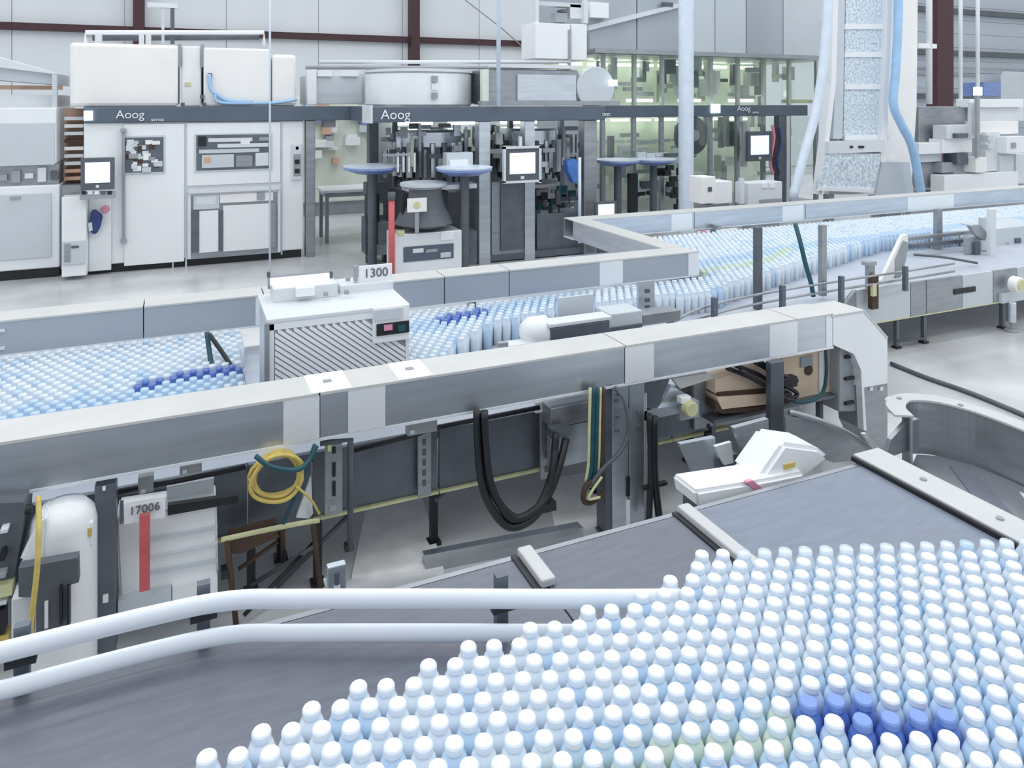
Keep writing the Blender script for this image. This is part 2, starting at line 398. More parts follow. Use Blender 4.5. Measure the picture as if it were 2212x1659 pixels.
fb('lower_panel', fm, 'steel_mid', 1062, 392, 1134, 560, V + .06, .05, .006)
fb('lower_panel', fm, 'steel_dark', 1082, 392, 1130, 540, V + .03, .03, .006)
fb('lower_panel', fm, 'steel_dark', 1160, 460, 1262, 560, V + .12, .05, .006)
for cx, cy, r in ((3.65, 11.75, .55), (5.45, 11.7, .52)):
    cyl('carousel_bowl', fm, 'steel', (cx, cy, 1.75), r, .3, 28)
    cyl('carousel_column', fm, 'steel_mid', (cx, cy, .1), .22, 1.7, 16)
    cyl('star_wheel', fm, 'grey', (cx, cy, 1.05), r * 1.05, .06, 24)
    for k in range(18):
        a = 2 * math.pi * k / 18
        p = (cx + r * math.cos(a), cy + r * math.sin(a), 1.3)
        vb = cyl('filling_valve', fm, random.choice(['steel', 'steel_dark', 'offwhite', 'darkgrey']), p, .05, .55, 8)
        cyl('valve_tip', vb, 'black', (p[0], p[1], 1.2), .025, .1, 8)
for k in range(150):
    x = random.uniform(825, 1280); y = random.uniform(266, 350); vv = V + random.uniform(.3, 1.7)
    ww, hh = random.choice([(8, 40), (6, 60), (18, 12), (14, 24), (26, 9), (10, 16)])
    fb('fitting', fm, random.choice(['steel', 'greypanel', 'darkgrey', 'steel_mid', 'offwhite', 'grey', 'black', 'greenpanel']), x, y, x + ww, y + hh, vv, .06)
for k in range(60):
    x = random.uniform(1156, 1250); y = random.uniform(395, 500); vv = V + random.uniform(.2, 1.0)
    ww, hh = random.choice([(8, 30), (24, 8), (14, 16), (9, 12)])
    fb('drive_fitting', fm, random.choice(['black', 'darkgrey', 'greypanel', 'grey', 'greenpanel', 'teal', 'steel_dark']), x, y, x + ww, y + hh, vv, .06)
for x in range(858, 905, 12): fb('guide_bar', fm, 'offwhite', x, 330, x + 4, 372, V + .1, .03)
fb('guide_rail', fm, 'grey', 828, 332, 888, 337, V + .08, .04)
fb('control_box', fm, 'greypanel', 965, 330, 1022, 376, V - .12, .2, .01)
fb('control_box_face', fm, 'white', 972, 345, 1012, 380, V - .15, .04)
fb('control_box_slot', fm, 'black', 984, 370, 996, 376, V - .17, .03)
tube('hand_rail', fm, 'palehose', [pv(1252, 340, V - .12), pv(1252, 525, V - .12)], .028, smooth=False)
tag(hmi(None, 1092, 320, 1166, 391, V - .25), 'square silver framed touchscreen on the filling machine, largest of the middle screens', 'touchscreen')
s2 = bpy.data.objects['screen_housing.001']
for r in ((1088, 316, 1170, 321), (1088, 390, 1170, 395), (1088, 316, 1093, 395), (1165, 316, 1170, 395)): fb('frame_bar', s2, 'offwhite', *r, V - .27, .06)
fb('hanger', s2, 'offwhite', 1122, 295, 1128, 318, V - .2, .05)
tag(hmi(None, 1287, 436, 1333, 472, V - .35), 'small low touchscreen just above the far conveyor corner', 'touchscreen')
fb('stand', bpy.data.objects['screen_housing.002'], 'darkgrey', 1296, 472, 1316, 560, V - .3, .08)
# drums and boxes on the roof of the filling machine
V = 12.25
rb = thing('roof_cabinet', 'pale grey roof cabinet with white lid strips left of the steel drum', 'cabinet', (2.3, 12.6, 2.43))
fb('body', rb, 'greypanel', 664, 163, 782, 225, V + .2, .9, .01)
fb('side', rb, 'white', 664, 150, 684, 226, V + .12, .2, .008)
for x0, x1 in ((686, 718), (738, 774)): fb('lid_strip', rb, 'white', x0, 152, x1, 165, V + .15, .7)
fb('column', rb, 'steel_dark', 800, 148, 817, 226, V + .3, .3)
fb('column', rb, 'greypanel', 782, 160, 800, 226, V + .35, .3)
V = 10.6
dr = thing('steel_drum', 'wide brushed steel drum with two handles on the filling machine roof', 'tank', (3.4, 11.5, 2.43))
uu = ub(819, 1052, 190, V + .15); cu = (uu[0] + uu[1]) / 2; rr = (uu[1] - uu[0]) / 2
lathe('shell', dr, 'steel_pale', [(rr - .03, 2.43), (rr, 2.46), (rr, 2.93), (rr - .03, 2.96)], (cu, V + .15 + rr, 0), 48)
for y in (164, 200): fb('handle', dr, 'grey', 935, y, 946, y + 14, V + .08, .07)
fb('label_plate', dr, 'white', 934, 180, 947, 194, V + .10, .04)
lathe('lid', dr, 'offwhite', [(rr + .02, 2.96), (rr + .02, 3.0), (rr - .1, 3.01)], (cu, V + .15 + rr, 0), 48)
dg = thing('gear_housing', 'grey steel roof housing with a pale green edge behind the thin post', 'housing', (4.8, 11.2, 2.43))
fb('body', dg, 'steel_mid', 1052, 150, 1250, 226, V + .2, 1.3, .02)
fb('edge_strip', dg, 'greenpanel', 1042, 150, 1056, 224, V + .12, .1)
fb('face_plate', dg, 'steel', 1118, 162, 1245, 218, V + .16, .05, .006)
fb('top_rail', dg, 'offwhite', 1060, 140, 1250, 147, V + .15, .1)
cyl('round_cover', dg, 'greypanel', pv(1288, 190, V + .14), .36, .12, 28, 'v')
fb('base_rail', dg, 'grey', 1040, 218, 1340, 228, V + .05, .15)
fb('work_lamp', dg, 'screenbar', 1320, 172, 1334, 186, V + .02, .08)
tube('roof_rail', fm, 'offwhite', [pv(690, 134, V + 1), pv(1230, 134, V + 1)], .03, smooth=False)
tube('roof_rail', fm, 'grey', [pv(660, 146, V + 1.3), pv(1230, 146, V + 1.3)], .03, smooth=False)
tp = tag(tube('support_pole', None, 'palehose', [(pv(1077, 200, V - .15)[0], V - .15, 2.43), (pv(1077, 200, V - .15)[0], V - .15, 7)], .035, smooth=False), 'thin pale vertical pole rising from the filling machine roof', 'pole')

# blue lidded feeding trays and bowls in front
def tray(x0, x1, y, v, label, n=1, leg=True):
    t = thing('round_tray', label, 'tray', pv((x0 + x1) / 2, y + 12, v), 'blue rimmed trays along the filling machine')
    uu = ub(x0, x1, y, v); r = (uu[1] - uu[0]) / 2; z_ = pv((x0 + x1) / 2, y + 10, v)[2]; cu = (uu[0] + uu[1]) / 2
    lathe('dish', t, 'blueguard', [(r * .55, z_), (r, z_ + .07), (r, z_ + .10), (r * .92, z_ + .10), (r * .5, z_ + .05)], (cu, v + r, 0), 28)
    lathe('dish_rim', t, 'palehose', [(r * 1.0, z_ + .10), (r * 1.02, z_ + .12), (r * .9, z_ + .12)], (cu, v + r, 0), 28)
    if leg: cyl('stem', t, 'darkgrey', (cu, v + r, 0), .07, z_, 12)
    return t
tray(755, 880, 370, 10.7, 'blue rimmed round tray on a dark stem, leftmost of the trays')
tray(965, 1082, 374, 9.75, 'blue rimmed round tray right beside the square silver touchscreen')
tray(1318, 1402, 352, 11.3, 'blue rimmed round tray left of the white pole, the nearer one')
tray(1398, 1482, 350, 11.4, 'blue rimmed round tray partly behind the white pole')
bc = tag(fpoly('blue_chute', None, 'blueplastic', [(1224, 348), (1240, 342), (1252, 350), (1254, 392), (1240, 396), (1228, 372)], V + .05, .15, .01), 'bright blue plastic chute inside the filling machine', 'chute')
# caps sorter and console
cs = thing('operator_console', 'stainless floor console with a dark glass strip in front of the filling machine', 'console', (2.75, 10.05, 0))
box('body', cs, 'steel_pale', ub(852, 998, 550, 10.05), (10.05, 10.5), (.02, pv(925, 502, 10.05)[2]), .015)
fb('glass_strip', cs, 'band', 872, 530, 980, 562, 10.035, .02)
for r, mm in (((892, 537, 915, 546), 'offwhite'), ((920, 538, 945, 545), 'grey'), ((952, 545, 974, 556), 'greypanel')): fb('strip_marking', cs, mm, *r, 10.025, .012)
fb('top_label', cs, 'white', 952, 502, 980, 518, 10.03, .02); fb('top_label', cs, 'paleyellow', 858, 498, 874, 508, 10.03, .03)
fb('side_door', cs, 'darkgrey', 1000, 500, 1030, 572, 10.2, .3)
bw = thing('cap_hopper', 'dark conical cap hopper standing on the steel console', 'hopper', (3.13, 10.3, pv(925, 502, 10.05)[2]))
hz = pv(925, 502, 10.05)[2]
lathe('cone', bw, 'darkgrey', [(.18, hz + .02), (.42, hz + .1), (.40, hz + .14), (.30, hz + .36), (.26, hz + .62)], (3.13, 10.3, 0), 24)
lathe('rim', bw, 'greypanel', [(.27, hz + .6), (.34, hz + .64), (.34, hz + .68), (.25, hz + .68)], (3.13, 10.3, 0), 24)
for a in (-.3, .3): box('bracket', bw, 'black', (3.13 + a - .04, 3.13 + a + .04), (10.2, 10.9), (hz + .1, hz + .55))
fb('arm', bw, 'offwhite', 880, 400, 1030, 410, 10.2, .3)
nt_ = thing('notice_sheet', 'white notice sheet with a round mark beside the cap hopper', 'sign', pv(900, 460, 9.9))
fb('sheet', nt_, 'warmwhite', 880, 428, 922, 458, 9.86, .012); cyl('mark', nt_, 'paleyellow', pv(901, 443, 9.85), .05, .01, 14, 'v')
fb('holder', nt_, 'grey', 897, 458, 905, 503, 9.87, .02)
rp = thing('red_standpipe', 'dull red vertical pipe beside the steel console', 'pipe', pv(846, 560, 9.95))
q = pv(846, 560, 9.95); tube('pipe', rp, 'red', [(q[0], 9.95, 0), (q[0], 9.95, pv(846, 432, 9.95)[2])], .045, smooth=False)
tube('pipe_cap', rp, 'darkgrey', [(q[0], 9.95, pv(846, 432, 9.95)[2]), (q[0], 9.95, pv(846, 415, 9.95)[2])], .055, smooth=False)
ps = thing('pump_stand', 'dark motor pump stand at the left of the red pipe', 'pump', (2.4, 11.3, 0))
for r, mm in (((795, 420, 820, 480), 'black'), ((812, 440, 828, 465), 'greenpanel'), ((788, 470, 812, 548), 'steel_dark'), ((818, 480, 840, 548), 'steel_mid'), ((792, 395, 838, 420), 'darkgrey'), ((796, 530, 836, 552), 'grey')):
    fb('block', ps, mm, *r, 11.3 + random.random() * .1, .25, .01)
bt = pv(810, 560, 11.35)
for x in (794, 830): box('foot', ps, 'black', ub(x, x + 8, 555, 11.35), (11.35, 11.5), (0, .35))

# ------------------------------------------------------------------ glazed green-lit enclosure
V = 12.25
en = thing('glazed_enclosure', 'glazed machine enclosure glowing pale green right of the filling machine', 'enclosure', (10, 12.3, 0))
band(en, 1310, 1745)
text('lettering', en, 'text', 'Aoog', (pv(1592, 240, V - .07)[0], V - .075, 2.31), .16)
text('lettering', en, 'text', 'series', (pv(1625, 242, V - .07)[0], V - .075, 2.26), .07)
fb('indicator_lamp', en, 'lamp', 1538, 225, 1556, 244, V - .1, .04)
box('back_panel', en, 'greenpanel', (7.2, 13.4), (14.6, 14.65), (0, 3.5))
box('base', en, 'grey', (7.2, 13.2), (V + .2, 14.6), (0, .25))
box('roof', en, 'greenframe', (7.2, 13.2), (V + .1, 14.6), (3.42, 3.5))
U = [7.3, 8.0, 8.65, 9.25, 9.85, 10.55, 11.25, 11.95, 12.75]
for k, a in enumerate(U):
    box('mullion', en, 'greenframe', (a - .035, a + .035), (V, V + .08), (2.43, 3.42))
    box('mullion', en, 'steel_mid', (a - .04, a + .04), (V + .02, V + .1), (.25, 2.2))
for k in range(len(U) - 1):
    a, b_ = U[k] + .035, U[k + 1] - .035
    box('pane', en, 'glass', (a, b_), (V + .03, V + .045), (2.46, 3.40))
    box('pane', en, 'glass', (a, b_), (V + .04, V + .055), (.9, 2.18))
    box('tube_lamp', en, 'tube', (a + .05, b_ - .05), (14.2, 14.28), (3.3, 3.36))
    box('tube_lamp', en, 'tube', (a + .05, b_ - .05), (14.3, 14.38), (2.06, 2.11))
    if k in (1, 3, 5): box('tube_lamp', en, 'tube', (a, b_), (V + .3, V + .38), (2.50, 2.56))
    if k == 7: box('tray_strip', en, 'paleyellow', (a, b_), (V + .12, V + .3), (2.47, 2.55))
    box('cross_bar', en, 'offwhite', (a, b_), (13.6, 13.68), (1.62, 1.68))
for k in range(110):
    a = random.uniform(7.3, 12.7); z_ = random.choice([random.uniform(.5, 2.0), random.uniform(2.5, 3.2)]); vv = random.uniform(12.7, 14.3)
    ww, hh = random.choice([(.1, .5), (.3, .1), (.25, .3), (.08, .7), (.4, .08), (.15, .2)])
    box('fitting', en, random.choice(['greenframe', 'greypanel', 'offwhite', 'grey', 'steel_dark', 'white', 'greenpanel', 'darkgrey', 'steel_mid']), (a, a + ww), (vv, vv + .12), (z_, min(z_ + hh, 3.4)))
cyl('round_reel', en, 'darkgrey', (9.95, 13.0, 1.78), .42, .12, 28, 'v')
cyl('reel_hub', en, 'greypanel', (9.95, 12.92, 1.78), .12, .1, 16, 'v')
for k in range(20):
    x = random.uniform(1330, 1470); y = random.uniform(320, 420)
    fb('linkage', en, random.choice(['black', 'darkgrey', 'grey', 'greypanel']), x, y, x + random.choice((8, 18, 30)), y + random.choice((8, 16, 26)), V - .25 + random.random() * .2, .08)
for k in range(9):
    fb('linkage_chain', en, 'black', 1428 + k * 4 + (k % 2) * 10, 345 + k * 12, 1442 + k * 4 + (k % 2) * 10, 356 + k * 12, V - .4, .08)
fb('linkage_post', en, 'black', 1362, 375, 1378, 460, V - .35, .12)
tag(hmi(None, 1616, 284, 1668, 348, V - .3), 'upright touchscreen on a grey arm inside the right glazed bay', 'touchscreen')
fb('arm', bpy.data.objects['screen_housing.003'], 'grey', 1606, 262, 1614, 360, V - .22, .1)
op = thing('signal_cluster', 'pink and brown hanging cables beside the upright touchscreen', 'cables', pv(1675, 330, V - .2))
for k, (x, mm) in enumerate(((1668, 'pink'), (1675, 'maroon'), (1682, 'blue'), (1672, 'brown'))):
    tube('cable', op, mm, [pv(x, 270, V - .2), pv(x + 4, 300 + k * 4, V - .22), pv(x - 4, 350, V - .2), pv(x + 2, 375, V - .2)], .03)
box('corner_post', en, 'steel_dark', ub(1683, 1697, 300, V - .05), (V - .05, V + .1), (0, 2.2))
box('corner_post', en, 'greypanel', ub(1700, 1706, 300, V - .08), (V - .08, V), (0, 2.2))

# hood, duct and white poles above
hd = thing('exhaust_hood', 'large grey sheet metal hood hanging above the glazed enclosure', 'hood', (9.5, 12.0, 3.3))
zb = 3.47
def hoodpoly(x0, x1, n, m_, v0=11.95):
    ua, ub_ = pv(x0, 60, v0)[0], pv(x1, 60, v0)[0]
    return box(n, hd, m_, (ua + .01, ub_ - .01), (v0, v0 + 2.2), (zb, 6.0), .01)
hoodpoly(1272, 1376, 'side_panel', 'sheet'); hoodpoly(1376, 1480, 'side_panel', 'sheet')
hoodpoly(1480, 1545, 'side_panel', 'greypanel'); hoodpoly(1545, 1612, 'side_panel', 'greypanel'); hoodpoly(1612, 1692, 'side_panel', 'sheet'); hoodpoly(1692, 1776, 'side_panel', 'greypanel')
box('bottom_lip', hd, 'grey', (6.9, 12.6), (11.9, 11.95), (zb - .06, zb + .02))
fpoly('sloped_roof_plate', hd, 'offwhite', [(1272, 55), (1476, 5), (1476, 14), (1272, 66)], 11.85, .1)
fb('vent_slot', hd, 'darkgrey', 1432, 5, 1454, 14, 11.84, .05)
dk = thing('junction_cabinet', 'white wall cabinet hung at the left end of the hood', 'cabinet', (6.2, 11.7, 3.2))
fb('body', dk, 'white', 1157, 50, 1232, 127, 11.6, .6, .01); fb('door', dk, 'white', 1234, 52, 1268, 130, 11.62, .6, .01)
fb('seam', dk, 'grey', 1228, 64, 1234, 140, 11.58, .05)
fb('top_frame', dk, 'offwhite', 1157, 0, 1164, 50, 11.65, .1); fb('top_frame', dk, 'offwhite', 1262, 0, 1270, 50, 11.65, .1)
for r, mm in (((1165, 5, 1255, 14), 'greypanel'), ((1200, 28, 1226, 48), 'grey'), ((1232, 10, 1260, 40), 'offwhite'), ((1214, 20, 1224, 27), 'darkgrey'), ((1275, 5, 1315, 38), 'white')): fb('fitting', dk, mm, *r, 11.75, .2)
tube('drop_pipe', dk, 'grey', [pv(1231, 128, 11.6), pv(1231, 148, 11.6), pv(1205, 150, 11.6)], .03, smooth=False)
uw = ub(1476, 1503, 200, 10.6)
wp = thing('building_pole', 'thick pale grey vertical pole in front of the glazed enclosure', 'pole', ((uw[0] + uw[1]) / 2, 10.7, 0))
cyl('shaft', wp, 'palehose', ((uw[0] + uw[1]) / 2, 10.7, .05), (uw[1] - uw[0]) / 2, 8, 20)
cyl('foot_plate', wp, 'grey', ((uw[0] + uw[1]) / 2, 10.7, 0), .22, .05, 20)

# ------------------------------------------------------------------ cap elevator with hoses
VE = 9.4
el = thing('cap_elevator', 'tall white framed conveyor elevator filled with pale blue caps', 'elevator', (10.9, 9.5, 0))
fpoly('back_sheet', el, 'offwhite', [(1795, -260), (1945, -260), (1915, 305), (1912, 420), (1790, 420), (1785, 305)], VE + .12, .1)
fpoly('cap_bed', el, 'caps', [(1832, -260), (1924, -260), (1906, 300), (1822, 300)], VE + .04, .08)
fpoly('cap_bed', el, 'caps', [(1790, 330), (1904, 332), (1886, 410), (1772, 406)], VE - .1, .12)
fpoly('side_rail', el, 'white', [(1924, -260), (1936, -260), (1914, 350), (1902, 350)], VE - .05, .14)
fpoly('side_rail', el, 'white', [(1806, -260), (1818, -260), (1806, 180), (1792, 300), (1776, 420), (1768, 420), (1782, 300), (1796, 180)], VE - .05, .14)
fpoly('inner_strip', el, 'pink' if False else 'greypanel', [(1818, -260), (1830, -260), (1820, 300), (1800, 300)], VE + .02, .08)
for y in (60, 120, 190, 300): fpoly('cross_slat', el, 'white', [(1826, y - 8), (1920, y - 8), (1919, y + 3), (1825, y + 3)], VE + .01, .05)
cb = fb('lip_plate', el, 'offwhite', 1790, 304, 1912, 330, VE - .12, .12)
for x in (1838, 1856, 1862): fb('bolt', cb, 'black', x, 315, x + 5, 320, VE - .14, .02)
fpoly('chute_rim', el, 'white', [(1772, 404), (1888, 408), (1886, 416), (1770, 412)], VE - .16, .06)
fpoly('side_panel', el, 'warmwhite', [(1945, -260), (1985, -260), (1980, 230), (1968, 420), (1912, 420), (1915, 305)], VE + .3, .4)
fpoly('lower_panel', el, 'greypanel', [(1905, 350), (1965, 350), (1975, 425), (1890, 425)], VE + .1, .15)
fb('leg', el, 'steel_mid', 1790, 420, 1802, 520, VE + .1, .12); fb('leg', el, 'steel_mid', 1945, 420, 1957, 510, VE + .1, .12)
tag(tube('white_hose', None, 'palehose', [pv(1790, -200, 9.0), pv(1788, 0, 9.0), pv(1778, 140, 9.0), pv(1760, 250, 9.0), pv(1735, 340, 9.0), pv(1712, 430, 9.0)], .075, 12), 'wide pale hose sweeping down left of the cap elevator', 'hose')
tag(tube('blue_hose', None, 'bluehose', [pv(1942, -200, 9.2), pv(1940, 40, 9.2), pv(1934, 160, 9.2), pv(1930, 225, 9.2), pv(1948, 270, 9.2), pv(1968, 310, 9.2), pv(1980, 360, 9.2), pv(1990, 420, 9.2)], .075, 12), 'wide light blue hose running down the right side of the cap elevator', 'hose')

# ------------------------------------------------------------------ pale machines at the far right
rm = thing('labelling_machine', 'white cluttered machine at the far right edge behind the far cable tray', 'machine', (14, 10, 0))
for r, mm, dv in (((1985, 230, 2090, 308), 'steel_mid', .3), ((1985, 308, 2070, 332), 'white', 0), ((1985, 332, 2035, 350), 'greypanel', .1), ((1990, 350, 2036, 405), 'grey', .2), ((2045, 270, 2110, 300), 'offwhite', -.1), ((2036, 300, 2100, 330), 'white', -.05),
    ((2068, 288, 2092, 298), 'steel_dark', -.2), ((2068, 330, 2092, 355), 'steel_dark', -.1), ((2035, 350, 2105, 372), 'grey', 0), ((2040, 375, 2200, 412), 'white', -.2), ((2095, 214, 2212, 232), 'white', .1), ((2100, 232, 2212, 262), 'offwhite', .2), ((2110, 262, 2200, 290), 'warmwhite', .05),
    ((2130, 285, 2160, 370), 'offwhite', -.05), ((2135, 292, 2145, 305), 'greypanel', -.1), ((2135, 312, 2145, 322), 'greypanel', -.1), ((2175, 295, 2230, 330), 'white', -.25), ((2187, 308, 2196, 320), 'grey', -.28), ((2160, 335, 2190, 392), 'greypanel', -.1), ((2195, 332, 2230, 395), 'offwhite', .1), ((2108, 340, 2132, 372), 'warmwhite', -.25)):
    fb('module', rm, mm, *r, 10 + dv, .3, .01)
for x in (2096, 2104, 2110): fb('frame_bar', rm, 'offwhite', x, 222, x + 4, 290, 9.85, .05)
box('base', rm, 'grey', (12.9, 17), (10.1, 11), (0, .7))
tag(fb('signal_post', None, 'grey', 2111, 205, 2117, 340, 9.7, .06), 'thin grey signal post with a blue lamp near the right edge', 'post')
sl = tag(fb('blue_signal_lamp', None, 'lamp', 2111, 188, 2122, 206, 9.7, .08), 'small glowing blue white lamp on the signal post', 'lamp')
bb = thing('back_cabinet', 'slate blue cabinet far behind the labelling machine', 'cabinet', (22, 16, 0))
fb('body', bb, 'blueguard', 2125, 178, 2162, 208, 16, .8, .02); fb('body', bb, 'greypanel', 2162, 155, 2260, 215, 16.1, .8); fb('top', bb, 'grey', 2050, 150, 2165, 158, 15.9, .4)
for x, lab in ((2007, 'white pipe with a short crossbar, leftmost of the vertical pipes'), (2075, 'thin white vertical pipe right of the dark column'), (2112, 'thin white vertical pipe nearest the right picture edge')):
    t = thing('drop_pipe', lab, 'pipe', pv(x, 220, 10.4), 'white drop pipes at the right')
    tube('pipe', t, 'white', [pv(x, 225, 10.4), pv(x, -300, 10.4)], .04 if x != 2007 else .06, smooth=False)
    if x == 2007: fb('crossbar', t, 'white', 1985, 94, 2024, 104, 10.35, .06)

# ------------------------------------------------------------------ cable trays
def ctray(name, label, u0, u1, v0, face_glints=(), top_glints=(), segs=(), pm='steel'):
    t = thing(name, label, 'cable tray', ((u0 + u1) / 2, v0, .87))
    cuts = [u0] + list(segs) + [u1]
    for a, b_ in zip(cuts, cuts[1:]):
        box('side_plate', t, pm, (a + .004, b_ - .004), (v0, v0 + .012), (.87, 1.08))
        box('top_cover', t, 'steel_top', (a + .004, b_ - .004), (v0 - .006, v0 + .25), (1.08, 1.092))
        box('rear_plate', t, 'steel', (a + .004, b_ - .004), (v0 + .238, v0 + .25), (.87, 1.08))
    box('bottom_flange', t, 'steel_pale', (u0, u1), (v0 - .004, v0 + .25), (.858, .87))
    for a, b_ in face_glints: box('glint_plate', t, 'steel_pale', (a, b_), (v0 - .004, v0), (.872, 1.079))  # bright reflections on the tray side, painted as pale patches
    for a, b_ in top_glints:
        f_ = box('thin_plate', t, 'rail', (a, b_), (v0 - .006, v0 + .25), (1.092, 1.095))  # reflection on the top cover, painted as a thin white patch
        box('added_screw', f_, 'grey', ((a + b_) / 2 - .02, (a + b_) / 2 + .02), (v0 + .11, v0 + .14), (1.095, 1.10))
    return t
def ux(x, v=3.66, y=800): return pv(x, y, v)[0]
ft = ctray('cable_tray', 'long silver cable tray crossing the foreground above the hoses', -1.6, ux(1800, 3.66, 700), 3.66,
    face_glints=[(ux(612), ux(690)), (ux(752), ux(832)), (ux(1350), ux(1412)), (ux(1662), ux(1722)), (ux(1784), ux(1797))],
    top_glints=[(ux(672), ux(760)), (ux(862), ux(935))], segs=[ux(690), ux(1350), ux(1720)])
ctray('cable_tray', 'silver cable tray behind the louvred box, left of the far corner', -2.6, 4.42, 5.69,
    face_glints=[(ux(552, 5.69), ux(568, 5.69)), (ux(1295, 5.69), ux(1345, 5.69))], top_glints=[(ux(640, 5.69), ux(700, 5.69))], segs=[ux(310, 5.69), ux(570, 5.69), ux(960, 5.69), ux(1100, 5.69)], pm='sheet')
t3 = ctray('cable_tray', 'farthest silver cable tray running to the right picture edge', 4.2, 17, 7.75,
    face_glints=[(ux(1450, 7.75), ux(1495, 7.75)), (ux(1690, 7.75), ux(1735, 7.75)), (ux(1960, 7.75), ux(2060, 7.75))], top_glints=[], segs=[ux(1500, 7.75), ux(1740, 7.75), ux(2060, 7.75)])
t4 = thing('tray_connector', 'short white topped tray joining the two far cable trays at the corner', 'cable tray', (4.3, 6.8, .87))
box('side_plate', t4, 'steel', (4.42, 4.432), (5.945, 7.745), (.87, 1.08)); box('side_plate', t4, 'steel', (4.19, 4.2), (5.945, 7.745), (.87, 1.08))
box('top_cover', t4, 'steel_top', (4.19, 4.432), (5.945, 7.745), (1.08, 1.092)); box('end_plate', t4, 'steel_pale', (4.3, 4.42), (5.684, 5.689), (.872, 1.079))
# legs of the far trays
for uu, vv, z1 in ((5.0, 7.86, .86), (9.5, 7.86, .86), (-1.8, 5.91, .86), (2.2, 5.91, .86)):
    box('tray_leg', t3 if vv > 7 else bpy.data.objects['cable_tray.001'], 'steel_mid', (uu, uu + .06), (vv, vv + .06), (0, z1))
# end elbow of the front tray
eb = thing('tray_elbow', 'slanted silver end cap where the foreground cable tray drops down', 'cable tray', pv(1890, 985, 3.66))
fpoly('elbow_plate', eb, 'steel_pale', [(1800, 682), (1868, 672), (1917, 730), (1917, 828), (1862, 838), (1860, 800), (1845, 765), (1800, 745)], 3.655, .25)
fpoly('elbow_top', eb, 'steel_top', [(1797, 681), (1869, 670), (1919, 729), (1917, 733), (1867, 675), (1797, 686)], 3.65, .26)
fpoly('lower_duct', eb, 'steel_mid', [(1862, 836), (1917, 826), (1917, 975), (1893, 985), (1868, 930)], 3.67, .22)
for x in (1880, 1902): fb('rivet', eb, 'white', x, 836, x + 6, 844, 3.66, .012)
fpoly('edge_strip', eb, 'steel_pale', [(1860, 800), (1864, 800), (1872, 930), (1866, 930)], 3.66, .05)
gb = thing('terminal_box', 'dark grey upright terminal box under the tray elbow', 'box', pv(1838, 890, 3.72))
fpoly('body', gb, 'grey', [(1812, 752), (1835, 742), (1858, 760), (1862, 888), (1812, 890)], 3.72, .2, .006)
for y in (768, 815, 868): fb('cable_gland', gb, 'black', 1828, y, 1846, y + 6, 3.70, .03)

# ------------------------------------------------------------------ rear bottle conveyor
rc = thing('bottle_conveyor', 'wide bottle conveyor with grey belt between the cable trays', 'conveyor', (3, 4.6, 0))
slab('belt', rc, 'beltrear', [(-2.6, 4.0), (3.95, 4.0), (5.95, 5.29), (14, 5.29), (14, 7.82), (4.0, 7.82), (4.0, 5.9), (-2.6, 5.9)], .60, .66)
for a, b_ in ((-2.6, .28), (.60, 1.28), (1.29, 1.95), (1.96, 2.85), (2.86, 3.3)):
    box('side_panel', rc, 'steel_dark' if a < 1.9 else 'steel_mid', (a + .003, b_ - .003), (3.95, 3.98), (.335, .67))
    box('bottom_edge', rc, 'paleyellow', (a, b_), (3.93, 3.99), (.322, .336))
box('side_panel', rc, 'steel_dark', (.285, .595), (3.95, 3.98), (.30, .67))
for a, b_ in ((5.97, 6.72), (6.73, 6.95), (6.96, 7.5), (7.51, 8.0), (8.01, 8.4), (8.41, 13)):
    box('side_panel', rc, random.choice(['steel_mid', 'greypanel', 'steel_mid']), (a, b_), (5.255, 5.28), (.32, .665))
box('bottom_edge', rc, 'paleyellow', (5.97, 8.4), (5.25, 5.30), (.31, .32))
fb('slot', rc, 'black', 2062, 622, 2108, 633, 5.245, .02)
slab('diagonal_panel', rc, 'steel_mid', [(3.3, 3.96), (3.95, 3.96), (5.96, 5.25), (5.95, 5.28), (3.94, 3.985), (3.3, 3.985)], .34, .665)
for (uu, vv) in ((.30, 3.97), (.62, 3.9), (1.28, 4.0), (.47, 4.2), (2.4, 4.1), (3.2, 4.2), (6.6, 5.3), (7.0, 5.3), (8.25, 5.3), (10.0, 5.3)):
    lg = box('leg', rc, 'black' if uu < 5 else 'steel_dark', (uu - .02, uu + .02), (vv, vv + .04), (.02, .325))
    box('foot', lg, 'black', (uu - .035, uu + .035), (vv - .015, vv + .055), (0, .02))
for a, b_ in (((.30, 3.97, .05), (.62, 3.9, .22)), ((1.28, 4.0, .25), (1.6, 4.2, .3)), ((.42, 3.95, .02), (.85, 4.1, .25)), ((6.6, 5.3, .08), (7.0, 5.3, .05))):
    tube('brace', rc, 'darkgrey', [a, b_], .012, smooth=False)
cg = thing('belt_guard', 'thin steel guard rails with dark posts along the rear belt edge', 'rail', (4.5, 5, .66))
# guard rails and their posts at the front of the far half
for z_ in (.74, .82): tube('guard_rail', cg, 'steel_mid', [(2.9, 4.35, z_), (4.2, 5.0, z_), (7.3, 5.2, z_)], .012)
for uu, vv in ((3.35, 4.72), (3.95, 4.95), (4.75, 5.03), (5.5, 5.08), (6.4, 5.13)):
    box('rail_post', cg, 'steel_dark', (uu - .02, uu + .02), (vv - .09, vv - .05), (.662, .9))
for r, v_ in (((1635, 492, 1647, 668), 5.12), ((1776, 487, 1786, 640), 5.14), ((2024, 452, 2036, 540), 6.3)):
    fb('upright', cg, 'darkgrey' if r[0] == 1635 else 'steel_mid', *r, v_, .05)
fb('slotted_bracket', cg, 'steel', 1380, 608, 1414, 668, 4.75, .03)
for y in (625, 645, 660): fb('bracket_hole', cg, 'darkgrey', 1396, y, 1404, y + 8, 4.74, .012)

